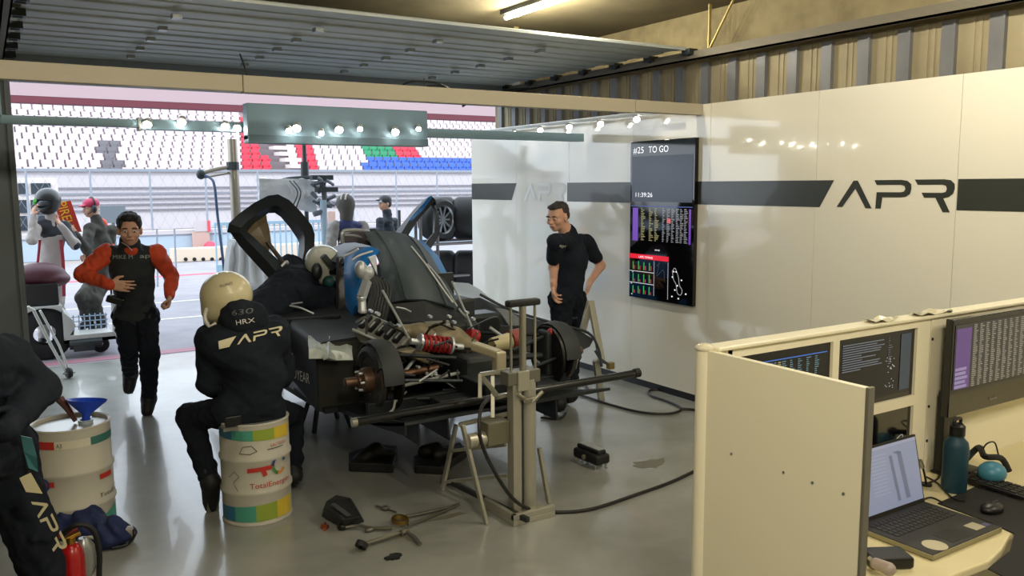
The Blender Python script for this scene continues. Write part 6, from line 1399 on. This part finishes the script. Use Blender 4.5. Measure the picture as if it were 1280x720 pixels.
hm, hpf, hA = helmet(f6.root, pY(60, 252, Yd-.02), (-.55, -.8, -.25), (-.1, 0, 1), mat('helmet_black', '#15191c', .35, coat=.2), .152, visor='#3a4148')
MB().tube([hpf(.13, -.06, .0), hpf(.134, .02, .01), hpf(.1, .1, .02), hpf(.05, .14, .06)], .016*1.2).tube([hpf(.12, -.04, -.04), hpf(.12, .04, -.03)], .014).build('green_flash', mat('neon_green', '#43c33c', .4), hm, smooth=True)

# 7 crew member in the red cap with ear defenders ----------------------------------
Yc_ = 12.3
J = dict(pel=pY(124, 345, Yc_), che=pY(126, 305, Yc_), nec=pY(121, 276, Yc_), hed=pY(114, 260, Yc_), sL=pY(112, 286, Yc_-.1), eL=pY(108, 312, Yc_-.3), wL=pY(94, 292, Yc_-.4),
         sR=pY(140, 288, Yc_+.1), eR=pY(134, 318, Yc_), wR=pY(108, 322, Yc_-.25), hL=pY(120, 350, Yc_-.05), kL=pY(102, 372, Yc_-.35), aL=pY(110, 402, Yc_-.2), tL=pY(102, 408, Yc_-.35),
         hR=pY(130, 350, Yc_+.05), kR=pY(118, 376, Yc_-.3), aR=pY(126, 404, Yc_-.15), tR=pY(118, 410, Yc_-.3))
f7 = Fig('crew member in a red cap and ear defenders sitting behind the white cart', (J['pel'].x, Yc_, 0), J, (-.9, -.4, 0), (-1, -.3, -.15), (0, 0, 1), m_skin, .012, {'R': dict(curl=.6)})
m_camo = mat('camo_grey', '#33342f', .85, col2='#4f4d47', vscale=9)
f7.torso(m_camo, 'camo_jacket', .01); f7.legs(m_camo, 'camo_trousers', .01); f7.shoes(); f7.face()
soft('orange_vest_back', [rc(J['che']+Vector((.1, .1, -.1)), J['nec']+Vector((.07, .08, -.06)), .13, .09, .03, (.9, .4, 0), 1.6)], mat('vest_orange', '#e8502c', .6), f7.root, .012)
cp = soft('red_cap', [el(f7.hp(0, -.01, .055), (.09, .105, .075), .02, f7.A), el(f7.hp(0, .1, .045), (.06, .06, .012), .02, f7.A)], mat('cap_pink_red', '#c4365c', .6), f7.root, .008)
MB().ell(f7.hp(-.09, -.0, -.01), (.035, .045, .055), None).build('ear_defender', m_dmetal, f7.root, smooth=True); MB().ell(f7.hp(.09, -.0, -.01), (.035, .045, .055), None).build('ear_defender', m_dmetal, f7.root, smooth=True)
MB().tube([f7.hp(-.095, 0, 0), f7.hp(-.1, -.02, .08), f7.hp(0, -.03, .14), f7.hp(.1, -.02, .08), f7.hp(.095, 0, 0)], .012).tube([f7.hp(-.09, .02, -.04), f7.hp(-.06, .09, -.07)], .005).build('headband', m_black, f7.root)
st_ = thing('folding_stool', 'dark low seat under the crew member in the red cap', 'stool', (J['pel'].x, Yc_, 0)); MB().bb(J['pel']+Vector((-.2, -.2, -.18)), J['pel']+Vector((.2, .2, -.13))).build('seat', m_black, st_, bevel=.01)
for a in (-1, 1):
    for b in (-1, 1): MB().cyl((J['pel'].x+a*.15, Yc_+b*.15, 0), (J['pel'].x+a*.15, Yc_+b*.15, J['pel'].z-.15), .014).build('leg', m_dmetal, st_)

# 8 person in striped balaclava, 9 man in cap --------------------------------------
Yb = 10.9
J = dict(pel=pY(436, 340, Yb), che=pY(436, 296, Yb), nec=pY(433, 272, Yb), hed=pY(431, 256, Yb-.02), sL=pY(418, 284, Yb-.02), eL=pY(412, 312, Yb-.1), wL=pY(414, 330, Yb-.25), sR=pY(453, 284, Yb), eR=pY(458, 312, Yb-.1), wR=pY(452, 330, Yb-.25),
         hL=pY(428, 346, Yb), kL=pY(426, 392, Yb), aL=pY(424, 430, Yb), tL=pY(422, 434, Yb+.2), hR=pY(444, 346, Yb), kR=pY(446, 392, Yb), aR=pY(446, 428, Yb), tR=pY(446, 432, Yb+.2))
for q in 'LR': J['a'+q].z = .1; J['t'+q].z = .04
f8 = Fig('crew member in a striped grey head cover and blue vest beyond the car', (J['pel'].x, Yb, 0), J, (-.3, .95, 0), (-.8, .6, 0), (0, 0, 1), m_skin, .013)
f8.torso(mat('vest_navy', '#232c5e', .7), 'blue_vest', .02, sleeve_m=mat('sleeve_grey', '#8a8784', .8)); f8.legs(m_nav2, 'trousers', .005); f8.shoes()
bl_ = soft('head_cover', [el(f8.hp(0, -.01, .02), (.115, .13, .13), .03, f8.A), rc(f8.hp(0, -.03, -.03), f8.J['nec'], .1, .09, .03)], mat('cover_grey', '#55524e', .8), f8.root, .012)
for xo in (-.03, .03):
    pts = [f8.hp(.118*math.cos(a)*.98, xo-.01, .02+.132*math.sin(a)) for a in [k*PI/10-.4 for k in range(0, 11)]]
    MB().tube(pts, .012).build('pale_stripe', mat('stripe_pale', '#b9b6ae', .7), bl_)
Yb = 12.6
J = dict(pel=pY(482, 330, Yb), che=pY(484, 290, Yb), nec=pY(484, 267, Yb), hed=pY(481, 254, Yb), sL=pY(475, 277, Yb-.12), eL=pY(474, 300, Yb-.2), wL=pY(462, 292, Yb-.4), sR=pY(493, 277, Yb+.1), eR=pY(492, 300, Yb+.05), wR=pY(478, 300, Yb-.15),
         hL=pY(478, 336, Yb-.06), kL=pY(478, 374, Yb), aL=pY(478, 410, Yb), tL=pY(472, 412, Yb-.1), hR=pY(488, 336, Yb+.06), kR=pY(488, 374, Yb+.05), aR=pY(488, 410, Yb), tR=pY(482, 412, Yb))
for q in 'LR': J['a'+q].z = .1; J['t'+q].z = .04
f9 = Fig('crew member in a dark cap and short sleeves facing left beyond the car', (J['pel'].x, Yb, 0), J, (-1, -.3, 0), (-1, -.15, 0), (0, 0, 1), m_skin, .013)
f9.torso(mat('shirt_slate', '#2b333c', .8), 'shirt', .0, short=True); f9.legs(m_nav2, 'trousers', 0); f9.shoes(); f9.face()
soft('cap', [el(f9.hp(0, -.01, .05), (.092, .108, .085), .02, f9.A), el(f9.hp(0, .1, .05), (.06, .07, .014), .02, f9.A), el(f9.hp(0, -.05, -.01), (.085, .06, .07), .02, f9.A)], mat('cap_dark', '#3a3d3f', .7), f9.root, .01)
MB().tube([f9.hp(-.06, .095, .03), f9.hp(0, .12, .03), f9.hp(.06, .095, .03)], .022).build('goggles', m_sil, f9.root, smooth=True)
tag(MB().box(pY(462, 290, Yb-.42), (.2, .12, .12)).build('camera_box', m_black, bevel=.02), 'small dark device held by the man in the dark cap', 'device')
